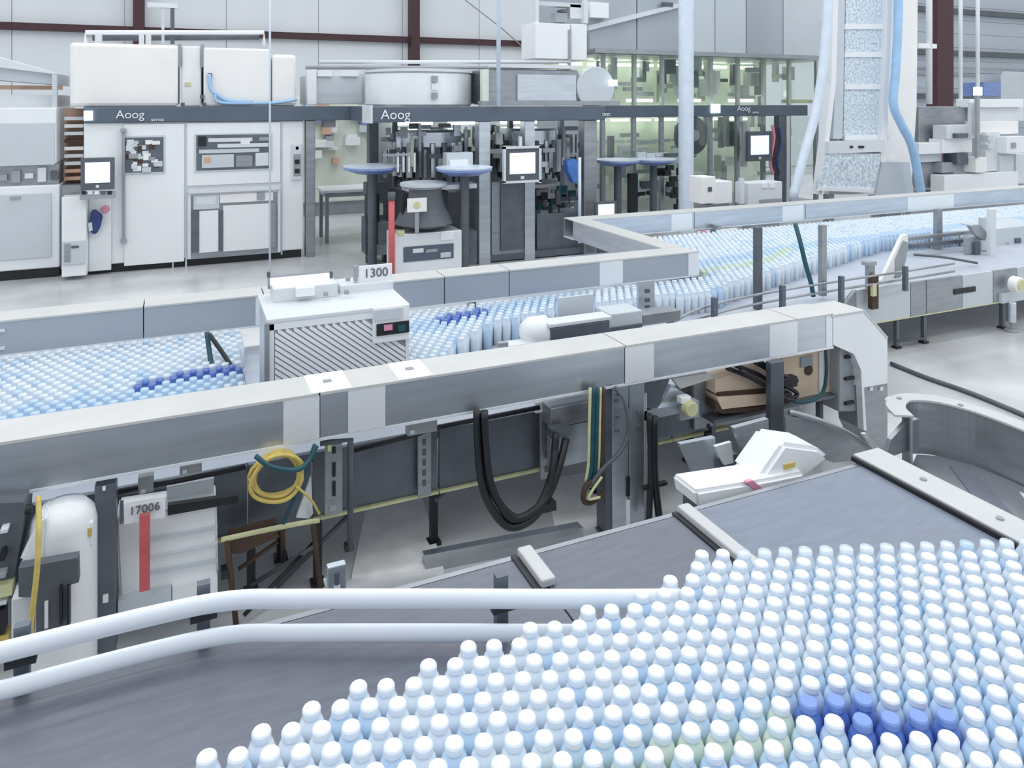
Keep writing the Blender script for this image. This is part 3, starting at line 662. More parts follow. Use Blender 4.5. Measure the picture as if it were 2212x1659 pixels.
tag(tube('black_cable', None, 'teal', [pv(1718, 484, 5.3), pv(1728, 520, 5.2), pv(1740, 570, 5.15), pv(1752, 612, 5.12), pv(1757, 640, 5.12)], .022), 'dark cable dropping from the far tray between two uprights', 'cable')
hg = thing('hanging_cables', 'pair of dark cables fanning down from the far tray left of the louvred box', 'cable', pv(450, 720, 5.2))
tube('cable', hg, 'teal', [pv(447, 718, 5.2), pv(454, 770, 5.1), pv(466, 842, 4.9)], .016)
tube('cable', hg, 'black', [pv(452, 722, 5.15), pv(486, 770, 5.05), pv(526, 834, 4.9)], .014)

# small items near the guard rail, right of the louvred box
mr = thing('drive_motor', 'white rounded drive motor with a dark housing behind the foreground tray', 'motor', pv(1280, 740, 4.25))
q0, q1 = pv(1140, 715, 4.25), pv(1195, 715, 4.25)
lathe('end_bell', mr, 'white', [(.02, q0[0]), (.07, q0[0] + .02), (.10, q0[0] + .07), (.10, q1[0])], (0, 4.36, 1.0), 24, 'u')
fb('housing', mr, 'steel_dark', 1190, 700, 1318, 750, 4.25, .12, .01)
fb('cover', mr, 'offwhite', 1188, 692, 1322, 700, 4.24, .13, .005)
fb('flange_strip', mr, 'offwhite', 1090, 742, 1190, 748, 4.26, .1)
pl = tag(fb('thin_plate', None, 'greypanel', 1206, 640, 1282, 694, 4.5, .02), 'flat grey sheet plate standing above the drive motor', 'plate')
gx = thing('gearbox', 'small grey gearbox right of the drive motor', 'gearbox', pv(1355, 710, 4.4))
fb('body', gx, 'greypanel', 1318, 674, 1388, 706, 4.4, .2, .01); fb('base', gx, 'darkgrey', 1322, 704, 1388, 716, 4.38, .15); fb('shaft_box', gx, 'steel_mid', 1390, 676, 1470, 698, 4.45, .15)
sn = tag(fb('sensor_block', None, 'grey', 1078, 741, 1098, 752, 4.2, .04), 'tiny dark sensor block on the belt edge left of the drive motor', 'sensor')

# right: slanted arm and uprights on the conveyor
sa = thing('divider_arm', 'slanted white divider arm with dark clamps on the right of the conveyor', 'arm', pv(1900, 610, 5.25))
fpoly('arm', sa, 'warmwhite', [(1905, 606), (1950, 510), (1960, 506), (1962, 530), (1925, 612)], 5.25, .04)
fpoly('clamp', sa, 'grey', [(1935, 560), (1952, 520), (1962, 524), (1958, 560), (1946, 600), (1935, 602)], 5.24, .05)
fb('post', sa, 'steel_mid', 1878, 572, 1890, 625, 5.2, .05); fb('post_head', sa, 'grey', 1874, 566, 1894, 574, 5.19, .07)
fb('post', sa, 'brown', 1884, 596, 1898, 668, 5.15, .05); fb('clamp_nut', sa, 'paleyellow', 1886, 615, 1894, 640, 5.12, .03)
ob = thing('outfeed_guard', 'pale outfeed guide with dark brackets near the right edge', 'guide', pv(2080, 560, 5.9))
for r, mm, v_ in (((1960, 505, 2120, 512), 'steel_mid', 6.2), ((1970, 520, 2130, 528), 'steel_dark', 6.1), ((2090, 512, 2118, 548), 'grey', 5.95), ((2108, 524, 2118, 552), 'darkgrey', 5.9), ((2122, 470, 2140, 540), 'greypanel', 6.0), ((2140, 452, 2152, 590), 'offwhite', 5.8)):
    fb('guide_bar', ob, mm, *r, v_, .05)
fpoly('bracket', ob, 'grey', [(2096, 488), (2118, 486), (2134, 505), (2128, 520), (2108, 508)], 5.9, .05)
tube('lower_guide', ob, 'darkgrey', [pv(1975, 550, 5.6), pv(2040, 556, 5.55), pv(2110, 568, 5.5)], .014)
rb2 = thing('reject_box', 'grey box with sloped dark side at the right picture edge', 'box', pv(2190, 560, 6.2))
fb('body', rb2, 'greypanel', 2152, 488, 2260, 562, 6.2, .5, .01); fpoly('sloped_side', rb2, 'grey', [(2155, 566), (2180, 524), (2180, 566)], 6.17, .03); fb('slot', rb2, 'darkgrey', 2195, 515, 2206, 545, 6.18, .03); fb('shelf', rb2, 'white', 2140, 560, 2270, 585, 6.0, .5)
sp = thing('spotlight', 'cream round sensor lamp on a short leg at the right edge', 'lamp', pv(2185, 715, 5.2))
q = pv(2185, 612, 5.2); cyl('lamp_head', sp, 'warmwhite', (q[0], 5.1, q[2]), .085, .1, 18, 'v')
cyl('lens', sp, 'paleyellow', (q[0], 5.085, q[2]), .06, .02, 18, 'v')
fb('bracket', sp, 'greypanel', 2165, 632, 2212, 652, 5.22, .1)
cyl('leg', sp, 'steel', (q[0], 5.2, .1), .045, pv(2185, 652, 5.2)[2] - .1, 14); cyl('screw', sp, 'grey', (q[0], 5.2, .02), .015, .1, 8); cyl('foot', sp, 'grey', (q[0], 5.2, 0), .07, .025, 14)

# small items behind and under the farthest tray
wu = thing('labeller_head', 'small white box unit with a dark eye behind the farthest tray beside the thick pole', 'machine', pv(1550, 460, 8.9))
fb('body', wu, 'white', 1540, 392, 1582, 440, 8.9, .3, .01); fb('head', wu, 'warmwhite', 1516, 382, 1546, 440, 8.85, .3, .01); fb('eye', wu, 'darkgrey', 1530, 404, 1538, 414, 8.84, .02)
fb('stand', wu, 'grey', 1525, 440, 1575, 640, 8.95, .2)
wu2 = thing('control_cabinet', 'low white control cabinet behind the farthest tray left of the wide pale hose', 'cabinet', pv(1650, 450, 8.9))
fb('body', wu2, 'offwhite', 1616, 394, 1690, 440, 8.95, .3, .01); fb('stand', wu2, 'grey', 1622, 440, 1684, 640, 9.0, .2)
for x in (1648, 1664): fb('socket', wu2, 'white', x, 397, x + 10, 406, 8.93, .03)
fb('post', wu2, 'offwhite', 1600, 385, 1608, 440, 8.95, .05); fb('slot', wu2, 'grey', 1642, 430, 1690, 436, 8.93, .03)
rt = thing('red_sensor_bar', 'red and white sensor bar hung under the farthest tray', 'sensor', pv(1550, 515, 7.6))
fb('bar', rt, 'white', 1512, 497, 1594, 512, 7.6, .05); fb('red_patch', rt, 'pink', 1514, 499, 1526, 507, 7.59, .02); fb('red_patch', rt, 'pink', 1562, 500, 1588, 508, 7.59, .02); fb('clip', rt, 'darkgrey', 1536, 496, 1546, 526, 7.585, .02); fb('hanger', rt, 'steel_mid', 1550, 488, 1558, 500, 7.62, .1)
tag(tube('ceiling_wire', None, 'palehose', [pv(583, 600, 10.8), pv(583, -300, 10.8)], .014, 6, smooth=False), 'thin pale wire hanging from the roof in front of the white machine', 'wire')
for y in (712, 750): fb('edge_clip', bpy.data.objects['cable_tray.001'], 'offwhite', -4, y, 10, y + 6, 5.675, .02)

# ------------------------------------------------------------------ louvred box
lb = thing('louvred_box', 'white louvred ventilation box standing on the rear conveyor', 'cabinet', (.83, 4.7, .66))
A, B_ = .425, 1.245
box('body', lb, 'greypanel', (A, B_), (4.42, 4.98), (.66, 1.24), .012)
box('lid', lb, 'offwhite', (A - .01, B_ + .005), (4.40, 5.0), (1.24, 1.265), .005)
for r, mm in (((A, A + .03, .67, 1.235), 'white'), ((B_ - .02, B_, .67, 1.235), 'white'), ((A, B_, 1.20, 1.24), 'white'), ((A, B_, .66, .70), 'white')):
    box('face_frame', lb, mm, (r[0], r[1]), (4.405, 4.42), (r[2], r[3]))
box('louvre_backing', lb, 'grey', (A + .03, B_ - .02), (4.416, 4.422), (.70, 1.2))
W0, W1, Z0, Z1 = A + .035, B_ - .022, .705, 1.195
for k in range(34):                                       # diagonal louvre slats
    x0 = W0 - .6 + k * .044
    pts = []
    a, b_ = (x0, Z1), (x0 + .62, Z0)
    sl_ = (Z0 - Z1) / .62
    def clipx(x): return Z1 + (x - x0) * sl_
    xa, xb = max(x0, W0), min(x0 + .62, W1)
    if xb - xa < .02: continue
    za, zb2 = clipx(xa), clipx(xb)
    if x0 + .3 > W1 - .2 and za > 1.02 and zb2 > 1.02: continue
    wd = .0125
    prism('louvre_slat', lb, 'white', [(xa, za - wd), (xb, zb2 - wd), (xb, zb2 + wd), (xa, za + wd)], 4.406, .012)
cp = fb('control_panel', lb, 'white', 806, 662, 884, 738, 4.385, .03, .004)
fb('display', cp, 'greypanel', 808, 668, 870, 690, 4.375, .012); fb('plug_panel', cp, 'black', 814, 697, 884, 722, 4.375, .012)
fb('red_switch', cp, 'pink', 830, 702, 848, 714, 4.365, .012); fb('socket', cp, 'teal', 860, 702, 876, 716, 4.367, .01)
fb('side_pipe', lb, 'steel_mid', 572, 700, 582, 828, 4.38, .04)
fb('top_unit', lb, 'offwhite', 590, 618, 730, 648, 4.75, .2, .006); fb('top_unit', lb, 'white', 640, 622, 680, 640, 4.70, .06); fb('top_unit', lb, 'offwhite', 735, 612, 850, 640, 4.8, .2, .006)
for x, y in ((745, 628), (700, 632), (748, 600)): fb('top_knob', lb, 'grey', x, y, x + 9, y + 8, 4.68, .03)
tsn = thing('tablet_display', 'tilted lit tablet display on the left top of the louvred box', 'display', pv(645, 615, 4.9))
fb('housing', tsn, 'steel_mid', 579, 592, 717, 618, 4.9, .03); fb('screen', tsn, 'screenbar', 584, 596, 713, 612, 4.89, .012)
for x in (577, 712): fb('clamp', tsn, 'darkgrey', x, 588, x + 7, 600, 4.885, .02)
sg = thing('number_sign', 'white plate reading 1300 on top of the louvred box', 'sign', pv(810, 608, 4.85))
fb('plate', sg, 'white', 775, 572, 847, 608, 4.85, .012, .003); fb('clip', sg, 'grey', 765, 575, 773, 608, 4.84, .03)
q = pv(781, 604, 4.84); text('number', sg, 'inktext', '1300', (q[0] + .015, 4.846, q[2] + .008), .082, .002)

# ------------------------------------------------------------------ equipment under the foreground tray
def uprt(name, label, x0, y0, x1, y1, v, d, m_, cat='post', holes=()):
    t = thing(name, label, cat, pv((x0 + x1) / 2, y1, v))
    fb('plate', t, m_, x0, y0, x1, y1, v, d, .004)
    for r in holes: fb('slot', t, r[4] if len(r) > 4 else 'black', *r[:4], v - .006, .008)
    return t
p1 = uprt('tray_post', 'dark grey square post holding the left end of the foreground tray', 204, 1048, 250, 1420, 3.67, .1, 'steel_dark')
fb('bolt', p1, 'white', 221, 1052, 228, 1060, 3.66, .012); fb('bolt', p1, 'white', 222, 1286, 234, 1302, 3.66, .012)
p2 = thing('tray_post', 'pair of pale slotted steel uprights holding the foreground tray', 'post', pv(1365, 1150, 3.67))
fb('upright', p2, 'steel', 1323, 830, 1357, 1152, 3.67, .05, .003); fb('upright', p2, 'steel', 1360, 826, 1392, 1140, 3.675, .05, .003); fb('side_flange', p2, 'steel_dark', 1308, 835, 1323, 1155, 3.68, .1); fb('side_flange', p2, 'grey', 1388, 850, 1398, 1130, 3.69, .05)
fb('base_plate', p2, 'steel_dark', 1308, 1146, 1412, 1156, 3.66, .12)
for x, y in ((1330, 862), (1332, 898), (1330, 928), (1378, 888), (1378, 920), (1334, 850)): fb('bolt_hole', p2, 'darkgrey', x, y, x + 8, y + 6, 3.66, .012)
for r in ((1354, 1030, 1361, 1072),): fb('slot', p2, 'black', *r, 3.662, .012)
fb('slot', p2, 'white', 1354, 1082, 1361, 1138, 3.662, .012)
p3 = uprt('slotted_bracket', 'grey slotted steel bracket right of the yellow cable coil', 702, 962, 740, 1112, 3.72, .02, 'steel_mid', 'bracket', [(718, 965, 725, 980), (718, 1000, 725, 1030), (718, 1040, 725, 1072), (712, 1092, 726, 1104, 'grey')])
fb('yellow_tape', p3, 'paleyellow', 708, 958, 716, 975, 3.715, .01)
p4 = uprt('slotted_bracket', 'slim steel bracket on the conveyor side between frame and black hoses', 903, 915, 932, 1072, 3.90, .02, 'steel_mid', 'bracket', [(914, 950 + k * 22, 920, 962 + k * 22, 'darkgrey') for k in range(5)])
p5 = uprt('slotted_bracket', 'steel bracket with a white top plate right of the black hoses', 1168, 885, 1190, 1035, 3.88, .02, 'steel_mid', 'bracket', [(1178, 918 + k * 30, 1185, 930 + k * 30, 'darkgrey') for k in range(4)])
fb('top_plate', p5, 'white', 1158, 868, 1190, 890, 3.86, .02)
fm2 = thing('rod_stand', 'thin black inverted L shaped rod frame beside the slotted bracket', 'frame', pv(757, 1190, 3.75))
tube('rod', fm2, 'darkgrey', [pv(692, 957, 3.72), pv(757, 950, 3.72), pv(757, 1188, 3.75)], .016, smooth=False)
fb('foot', fm2, 'black', 746, 1178, 764, 1192, 3.74, .04)
for nm, pts, r, lab in (('guide_rod', [(765, 972), (900, 938), (935, 925), (1165, 880)], .014, 'long black guide rod along the top of the conveyor side'), ('guide_rod', [(255, 1062), (400, 1035), (530, 1008)], .014, 'black guide rod left of the yellow cable coil')):
    tag(tube(nm, None, 'black', [pv(x, y, 3.86) for x, y in pts], r, smooth=False), lab, 'rod')
for r, lab, v_ in (((880, 912, 945, 938), 'small grey clamp where the guide rod meets the slim bracket', 3.84), ((298, 1030, 332, 1066), 'small grey rod clamp above the number plate', 3.84), ((388, 1008, 436, 1024), 'flat grey clamp under the tray left of the cable coil', 3.80)):
    t = thing('rod_clamp', lab, 'clamp', pv((r[0] + r[2]) / 2, r[3], v_), 'rod clamps under the tray')
    fb('body', t, 'grey', *r, v_, .05, .006); fb('nut', t, 'offwhite', r[0] + 6, r[3] - 8, r[0] + 16, r[3], v_ - .01, .02)

# black double hose
hs = thing('black_hoses', 'two thick black hoses hanging in a deep U below the foreground tray', 'hose', pv(1110, 1145, 3.62))
for k, off in enumerate((0, 1)):
    x = 1030 + off * 16
    tube('hose', hs, 'black', [pv(x, 888, 3.60), pv(x + 3, 970, 3.6), pv(x + 10, 1040, 3.58), pv(x + 30, 1095 - off * 12, 3.56), pv(1100 + off * 6, 1138 - off * 18, 3.55), pv(1150, 1120 - off * 14, 3.55), pv(1182 + off * 4, 1070 - off * 4, 3.57), pv(1196 + off * 14, 1000, 3.6), pv(1200 + off * 22, 940 + off * 8, 3.66)], .021, 10)
tube('hose', hs, 'black', [pv(1046, 892, 3.57), pv(1050, 960, 3.57), pv(1060, 1040, 3.56), pv(1085, 1095, 3.55), pv(1125, 1120, 3.55), pv(1165, 1090, 3.56), pv(1192, 1020, 3.6), pv(1201, 935, 3.64)], .018, 10)
fb('cable_tie', hs, 'black', 1172, 1088, 1202, 1106, 3.54, .06)
ch = thing('connector_housing', 'grey connector block where the black hoses end', 'connector', pv(1205, 930, 3.7))
fb('body', ch, 'steel_mid', 1190, 872, 1300, 915, 3.75, .15, .006); fb('cover', ch, 'steel', 1190, 915, 1310, 1000, 3.78, .05); fb('nozzle', ch, 'steel_dark', 1192, 925, 1232, 945, 3.66, .06)
# yellow coil with teal tie
yc = thing('yellow_cable_coil', 'coil of yellow cable hung below the foreground tray with teal lead', 'cable', pv(598, 1085, 3.64))
q = pv(598, 1030, 3.62)
for k in range(5):
    pts = []
    rx, rz = .118 - (k % 3) * .012, .108 - (k % 2) * .012
    for j in range(21):
        a = 2 * math.pi * j / 20 + k
        pts.append((q[0] + rx * math.cos(a) + .006 * math.sin(3 * a + k), 3.62 + .012 * k - .02 + .008 * math.sin(2 * a), q[2] + rz * math.sin(a) + (k % 2) * .006))
    tube('loop', yc, 'yellow', pts, .0095, 8, 2)
tube('tie_lead', yc, 'teal', [pv(552, 985, 3.57), pv(585, 1008, 3.56), pv(640, 1015, 3.56), pv(668, 995, 3.58), pv(684, 962, 3.6)], .012)
tube('tie_lead', yc, 'teal', [pv(680, 960, 3.6), pv(655, 1030, 3.6), pv(630, 1090, 3.62), pv(612, 1130, 3.66)], .010)
tube('tail', yc, 'yellow', [pv(640, 1050, 3.58), pv(672, 1080, 3.6), pv(690, 1110, 3.66)], .006)
yb = thing('cable_bundle', 'teal and yellow cable bundle hanging beside the pale uprights', 'cable', pv(1280, 1090, 3.6))
for x, mm, r in ((1275, 'paleyellow', .009), (1282, 'teal', .014), (1290, 'teal', .014), (1297, 'paleyellow', .009), (1304, 'brown', .012)):
    tube('cable', yb, mm, [pv(x, 838, 3.6), pv(x - 2, 920, 3.6), pv(x - 4, 1000, 3.6), pv(x - 10, 1040, 3.6)], r)
tube('cable', yb, 'brown', [pv(1290, 1035, 3.58), pv(1266, 1050, 3.57), pv(1260, 1080, 3.57), pv(1275, 1086, 3.57), pv(1300, 1070, 3.57), pv(1304, 1062, 3.57)], .014)
tube('cable', yb, 'paleyellow', [pv(1300, 1030, 3.56), pv(1278, 1062, 3.55), pv(1272, 1078, 3.55), pv(1296, 1074, 3.55)], .008)
tag(tube('looped_lead', None, 'darkgrey', [pv(1328, 836, 3.63), pv(1350, 870, 3.6), pv(1358, 930, 3.59), pv(1340, 975, 3.58), pv(1300, 1015, 3.57), pv(1275, 1050, 3.57)], .012), 'thin dark lead looping over the pale uprights', 'cable')
dh = thing('dark_conduits', 'pair of black conduits standing right of the pale uprights', 'conduit', pv(1410, 1120, 3.62))
tube('conduit', dh, 'black', [pv(1402, 895, 3.62), pv(1406, 1000, 3.62), pv(1402, 1128, 3.6)], .018); tube('conduit', dh, 'black', [pv(1414, 900, 3.62), pv(1414, 1020, 3.62), pv(1424, 1120, 3.6)], .022)
fb('clip', dh, 'black', 1392, 1048, 1442, 1054, 3.6, .03)
# gusset and yellow sensor
gs = thing('gusset_bracket', 'dark triangular gusset with pale arm under the tray right of the uprights', 'bracket', pv(1420, 890, 3.7))
fpoly('gusset', gs, 'steel_dark', [(1388, 825), (1448, 815), (1420, 885), (1388, 880)], 3.7, .06)
fpoly('pale_web', gs, 'steel', [(1420, 884), (1450, 832), (1480, 850), (1470, 885)], 3.72, .05); fb('arm', gs, 'steel', 1390, 880, 1480, 900, 3.69, .06)
fpoly('strut', gs, 'steel_top', [(1452, 818), (1530, 806), (1540, 818), (1470, 840)], 3.72, .03)
ysn = thing('yellow_sensor', 'round pale yellow sensor knob under the right of the tray', 'sensor', pv(1492, 905, 3.7))
q = pv(1492, 883, 3.62); cyl('knob', ysn, 'paleyellow', (q[0], 3.60, q[2]), .045, .06, 18, 'v'); fb('cap', ysn, 'white', 1472, 858, 1494, 872, 3.64, .05, .006); fb('mount', ysn, 'grey', 1470, 870, 1510, 905, 3.68, .06)
gp2 = uprt('side_bracket', 'dark perforated side plate behind the yellow sensor', 1500, 815, 1542, 925, 3.85, .03, 'steel_mid', 'plate', [(1528, 845 + k * 24, 1534, 852 + k * 24, 'black') for k in range(4)])
fb('lower_plate', gp2, 'steel_dark', 1415, 890, 1500, 940, 3.88, .03); fb('clip', gp2, 'black', 1527, 935, 1538, 955, 3.83, .03)
# cardboard
for i, (pts, v_, lab) in enumerate((([(1545, 820), (1640, 790), (1672, 800), (1672, 850), (1545, 850)], 3.76, 'open tan cardboard box under the right end of the tray'), ([(1690, 765), (1806, 752), (1808, 862), (1700, 865)], 3.80, 'upright tan cardboard box behind the black cable tangle'))):
    t = thing('cardboard_box', lab, 'box', pv(pts[0][0], 870, v_), 'cardboard boxes under the tray')
    fpoly('front', t, 'cardboard', pts, v_, .12)
    if i == 0:
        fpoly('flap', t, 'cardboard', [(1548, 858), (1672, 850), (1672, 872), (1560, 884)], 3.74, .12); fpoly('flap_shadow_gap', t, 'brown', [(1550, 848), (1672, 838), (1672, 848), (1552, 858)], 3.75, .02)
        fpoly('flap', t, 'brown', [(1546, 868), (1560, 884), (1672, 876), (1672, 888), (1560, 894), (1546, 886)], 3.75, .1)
    else:
        cyl('round_mark', t, 'brown', pv(1748, 800, 3.79), .035, .012, 16, 'v'); fb('tape', t, 'offwhite', 1770, 760, 1778, 860, 3.79, .012); fb('printed_mark', t, 'grey', 1730, 770, 1756, 792, 3.79, .01)
tg = thing('cable_tangle', 'tangle of thick black cables in front of the cardboard boxes', 'cable', pv(1680, 880, 3.7))
for k, pts in enumerate(([(1570, 795), (1620, 815), (1665, 840), (1710, 860)], [(1590, 790), (1640, 810), (1680, 835), (1720, 830)], [(1630, 782), (1660, 800), (1690, 830), (1722, 850), (1700, 868)], [(1640, 780), (1672, 800), (1700, 815), (1722, 822)], [(1660, 800), (1680, 840), (1700, 862), (1740, 868), (1775, 850), (1785, 810), (1784, 752)], [(1600, 800), (1650, 830), (1690, 858), (1716, 866)])):
    tube('cable', tg, 'teal' if k == 4 else 'black', [pv(x, y, 3.72 - .012 * k) for x, y in pts], .014 if k != 4 else .012)
for r in ((1694, 816, 1724, 832), (1692, 850, 1712, 872)): fb('connector', tg, 'black', *r, 3.66, .06, .006)
bs = thing('box_shelf', 'thin dark shelf carrying the two tan cardboard boxes', 'shelf', pv(1690, 890, 3.74))
zs = pv(1610, 893, 3.75)[2]
box('board', bs, 'steel_dark', (pv(1540, 890, 3.75)[0], pv(1812, 880, 3.75)[0]), (3.74, 3.93), (zs - .02, zs))
for x in (1560, 1796): box('leg', bs, 'steel_dark', (pv(x, 890, 3.76)[0], pv(x, 890, 3.76)[0] + .03), (3.86, 3.9), (0, zs - .02))
uprt('tray_post', 'slim dark grey post near the tray elbow end', 1666, 782, 1694, 985, 3.60, .05, 'steel_dark')

# left under-tray equipment
wm = thing('white_gear_motor', 'white domed motor on a grey bracket at the lower left', 'motor', pv(110, 1310, 3.45))
q = pv(128, 1240, 3.5); ztop = pv(128, 1112, 3.5)[2]
lathe('dome', wm, 'white', [(.125, .10), (.125, ztop - .10), (.115, ztop - .05), (.085, ztop - .015), (.03, ztop)], (q[0], 3.62, 0), 28)
fpoly('sloped_shroud', wm, 'white', [(40, 1215), (85, 1120), (100, 1118), (100, 1215)], 3.5, .15, .01)
fpoly('bracket', wm, 'darkgrey', [(40, 1228), (168, 1205), (170, 1258), (150, 1264), (150, 1360), (78, 1380), (78, 1290), (40, 1290)], 3.38, .05)
fb('bracket_slot', wm, 'white', 96, 1300, 104, 1358, 3.372, .012)
for x in (128, 144): fb('bracket_rib', wm, 'black', x, 1268, x + 6, 1350, 3.36, .03)
fb('terminal_cover', wm, 'white', 160, 1130, 202, 1185, 3.55, .12, .01); fb('terminal_mark', wm, 'yellow', 182, 1142, 198, 1160, 3.54, .012)
fb('side_panel', wm, 'white', 162, 1190, 206, 1330, 3.6, .1, .006); fb('side_panel', wm, 'offwhite', 24, 1290, 75, 1390, 3.42, .1, .006)
tag(tube('yellow_lead', None, 'yellow', [pv(83, 1072, 3.4), pv(84, 1150, 3.33), pv(80, 1230, 3.3), pv(70, 1320, 3.3), pv(62, 1395, 3.3)], .010), 'thin yellow lead hanging down in front of the white domed motor', 'cable')
bm_ = thing('black_drive_unit', 'black drive unit with small pale fittings at the left picture edge', 'motor', pv(15, 1380, 3.4))
fpoly('body', bm_, 'darkgrey', [(-60, 1090), (52, 1085), (48, 1150), (30, 1250), (26, 1290), (-60, 1330)], 3.55, .2)
for r, mm in (((0, 1145, 16, 1152), 'offwhite'), ((-10, 1268, 26, 1290), 'paleyellow'), ((0, 1195, 10, 1212), 'black'), ((-10, 1242, 12, 1250), 'grey'), ((-10, 1300, 14, 1308), 'offwhite'), ((-20, 1375, 18, 1398), 'yellow'), ((-20, 1320, 10, 1372), 'black')): fb('fitting', bm_, mm, *r, 3.5, .06)
tube('rod', bm_, 'black', [pv(-40, 1120, 3.6), pv(70, 1098, 3.6)], .02, smooth=False)
wp2 = thing('white_drive_cover', 'large white ribbed drive cover right of the left tray post', 'cover', pv(360, 1300, 3.75))
fpoly('body', wp2, 'white', [(250, 1120), (468, 1085), (472, 1240), (258, 1290)], 3.75, .2, .01)
for k in range(4):
    y = 1150 + k * 36
    fpoly('rib', wp2, 'offwhite' if k % 2 else 'greypanel', [(325, y + 12), (470, y - 14), (470, y - 8), (325, y + 18)], 3.735, .02)
fpoly('lower_plate', wp2, 'greypanel', [(255, 1300), (370, 1275), (370, 1320), (255, 1345)], 3.70, .1); fpoly('foot_plate', wp2, 'white', [(372, 1268), (470, 1245), (470, 1290), (372, 1310)], 3.71, .08)
fb('terminal', wp2, 'black', 478, 1232, 494, 1252, 3.72, .05)
fb('side_rail', wp2, 'greypanel', 360, 1045, 462, 1080, 3.85, .03)
tag(fpoly('black_bar', None, 'black', [(362, 1092), (515, 1070), (515, 1086), (362, 1114)], 3.72, .03), 'solid black bar above the white drive cover', 'bar')
ns = thing('number_sign', 'white number plate behind the red strap at the lower left', 'sign', pv(312, 1130, 3.68))
fpoly('plate', ns, 'white', [(268, 1095), (357, 1080), (357, 1118), (268, 1133)], 3.68, .012)
fb('holder', ns, 'darkgrey', 258, 1088, 266, 1132, 3.675, .03)
q = pv(278, 1122, 3.66); text('number', ns, 'inktext', '17006', (q[0], 3.674, q[2] + .010), .050, .002)
tag(fb('red_strap', None, 'red', 301, 1112, 324, 1278, 3.64, .02, .004), 'red vertical strap hanging from the number plate', 'strap')
wpl = tag(fpoly('pale_side_plate', None, 'steel_pale', [(640, 1118), (672, 1030), (676, 1110), (668, 1120)], 3.80, .02), 'pale triangular plate behind the yellow cable coil', 'plate')
tag(tube('yellow_edge_strip', None, 'paleyellow', [pv(478, 1166, 3.72), pv(560, 1148, 3.72), pv(640, 1132, 3.72), pv(690, 1124, 3.72)], .012), 'pale yellow edge strip below the yellow cable coil', 'strip')

# black wire stand under the coil
ws = thing('wire_stand', 'dark brown four legged wire stand on the floor under the coil', 'stand', (.45, 3.8, 0))
for a, b_ in (((490, 1165), (510, 1360)), ((676, 1128), (692, 1272)), ((610, 1140), (612, 1214))):
    q1 = pz(*b_, 0.012) if b_ != (510, 1360) else Vector((.215, 3.76, .012)); q0 = pv(*a, 3.72)
    tube('leg', ws, 'brown', [q0, q1], .013, smooth=False)
tube('brace', ws, 'brown', [pv(515, 1230, 3.78), pv(600, 1170, 3.8)], .010, smooth=False); tube('brace', ws, 'black', [(.25, 3.75, .05), (.6, 3.95, .2)], .010, smooth=False)
fpoly('shelf', ws, 'brown', [(494, 1180), (600, 1152), (604, 1160), (520, 1196), (496, 1196)], 3.74, .15)

# ------------------------------------------------------------------ foreground conveyor
fc = thing('bottle_conveyor', 'wide grey foreground conveyor carrying the nearest bottles', 'conveyor', (1, 2, 0))
ZB = .74
cuts = [-1.8, 1.2, 1.95, 3.0]
for k, (a, b_) in enumerate(zip(cuts, cuts[1:])):
    box('belt', fc, 'beltpale' if k == 2 else 'belt', (a + .004, b_ - .004), (.3, 2.60), (ZB - .05, ZB))
for a in (1.2, 1.95):
    cr_ = thing('cross_rail', 'short pale cross rail on the belt ' + ('by the slotted angle bracket' if a < 1.5 else 'where the grey and pale belts meet'), 'rail', (a, 2.4, ZB))
    box('rail', cr_, 'railgrey', (a - .03, a + .03), (2.16 if a > 1.3 else 2.4, 2.62), (ZB + .002, ZB + .035), .008); box('cross_gap', cr_, 'black', (a - .055, a - .03), (2.16 if a > 1.3 else 2.4, 2.62), (ZB + .001, ZB + .008))
ep = thing('end_plate', 'long flat pale metal plate edging the foreground belt at the right', 'plate', (3.08, 2.2, ZB))
box('plate', ep, 'railgrey', (3.0, 3.17), (1.80, 2.66), (ZB + .002, ZB + .03), .004); box('end_gap', ep, 'black', (2.985, 3.0), (1.80, 2.66), (ZB, ZB + .02))
for v_ in (2.0, 2.35): cyl('plate_screw', ep, 'grey', (3.09, v_, ZB + .03), .015, .006, 12)
box('side_panel', fc, 'steel_mid', (-1.8, 3.0), (2.605, 2.63), (ZB - .25, ZB - .001))
for a, v_ in ((-.9, 2.5), (2.8, 2.5), (-.9, .5), (2.8, .5)): box('leg', fc, 'steel_dark', (a, a + .06), (v_, v_ + .06), (0, ZB - .05))
# white guide rails
gr = thing('guide_rails', 'two stacked white guide rails bending along the foreground conveyor', 'rail', (.5, 2.54, ZB))
def gpath(z_): return [(-1.5, 2.56, z_), (-.6, 2.56, z_), (-.1, 2.555, z_), (.13, 2.53, z_), (.32, 2.455, z_), (.7, 2.29, z_), (1.15, 2.09, z_), (1.45, 1.96, z_)]
tube('upper_rail', gr, 'rail', gpath(ZB + .165), .031, 12, 6, .6); tube('lower_rail', gr, 'rail', gpath(ZB + .055), .029, 12, 6, .6)
for u_, v_ in ((-1.0, 2.6), (-.45, 2.6), (.05, 2.59), (.95, 2.24)):
    bk_ = box('rail_bracket', gr, 'steel_dark', (u_ - .02, u_ + .02), (v_, v_ + .03), (ZB + .004, ZB + .2))
    box('rail_clamp', bk_, 'black', (u_ - .04, u_ + .04), (v_ - .02, v_ + .01), (ZB + .095, ZB + .125))
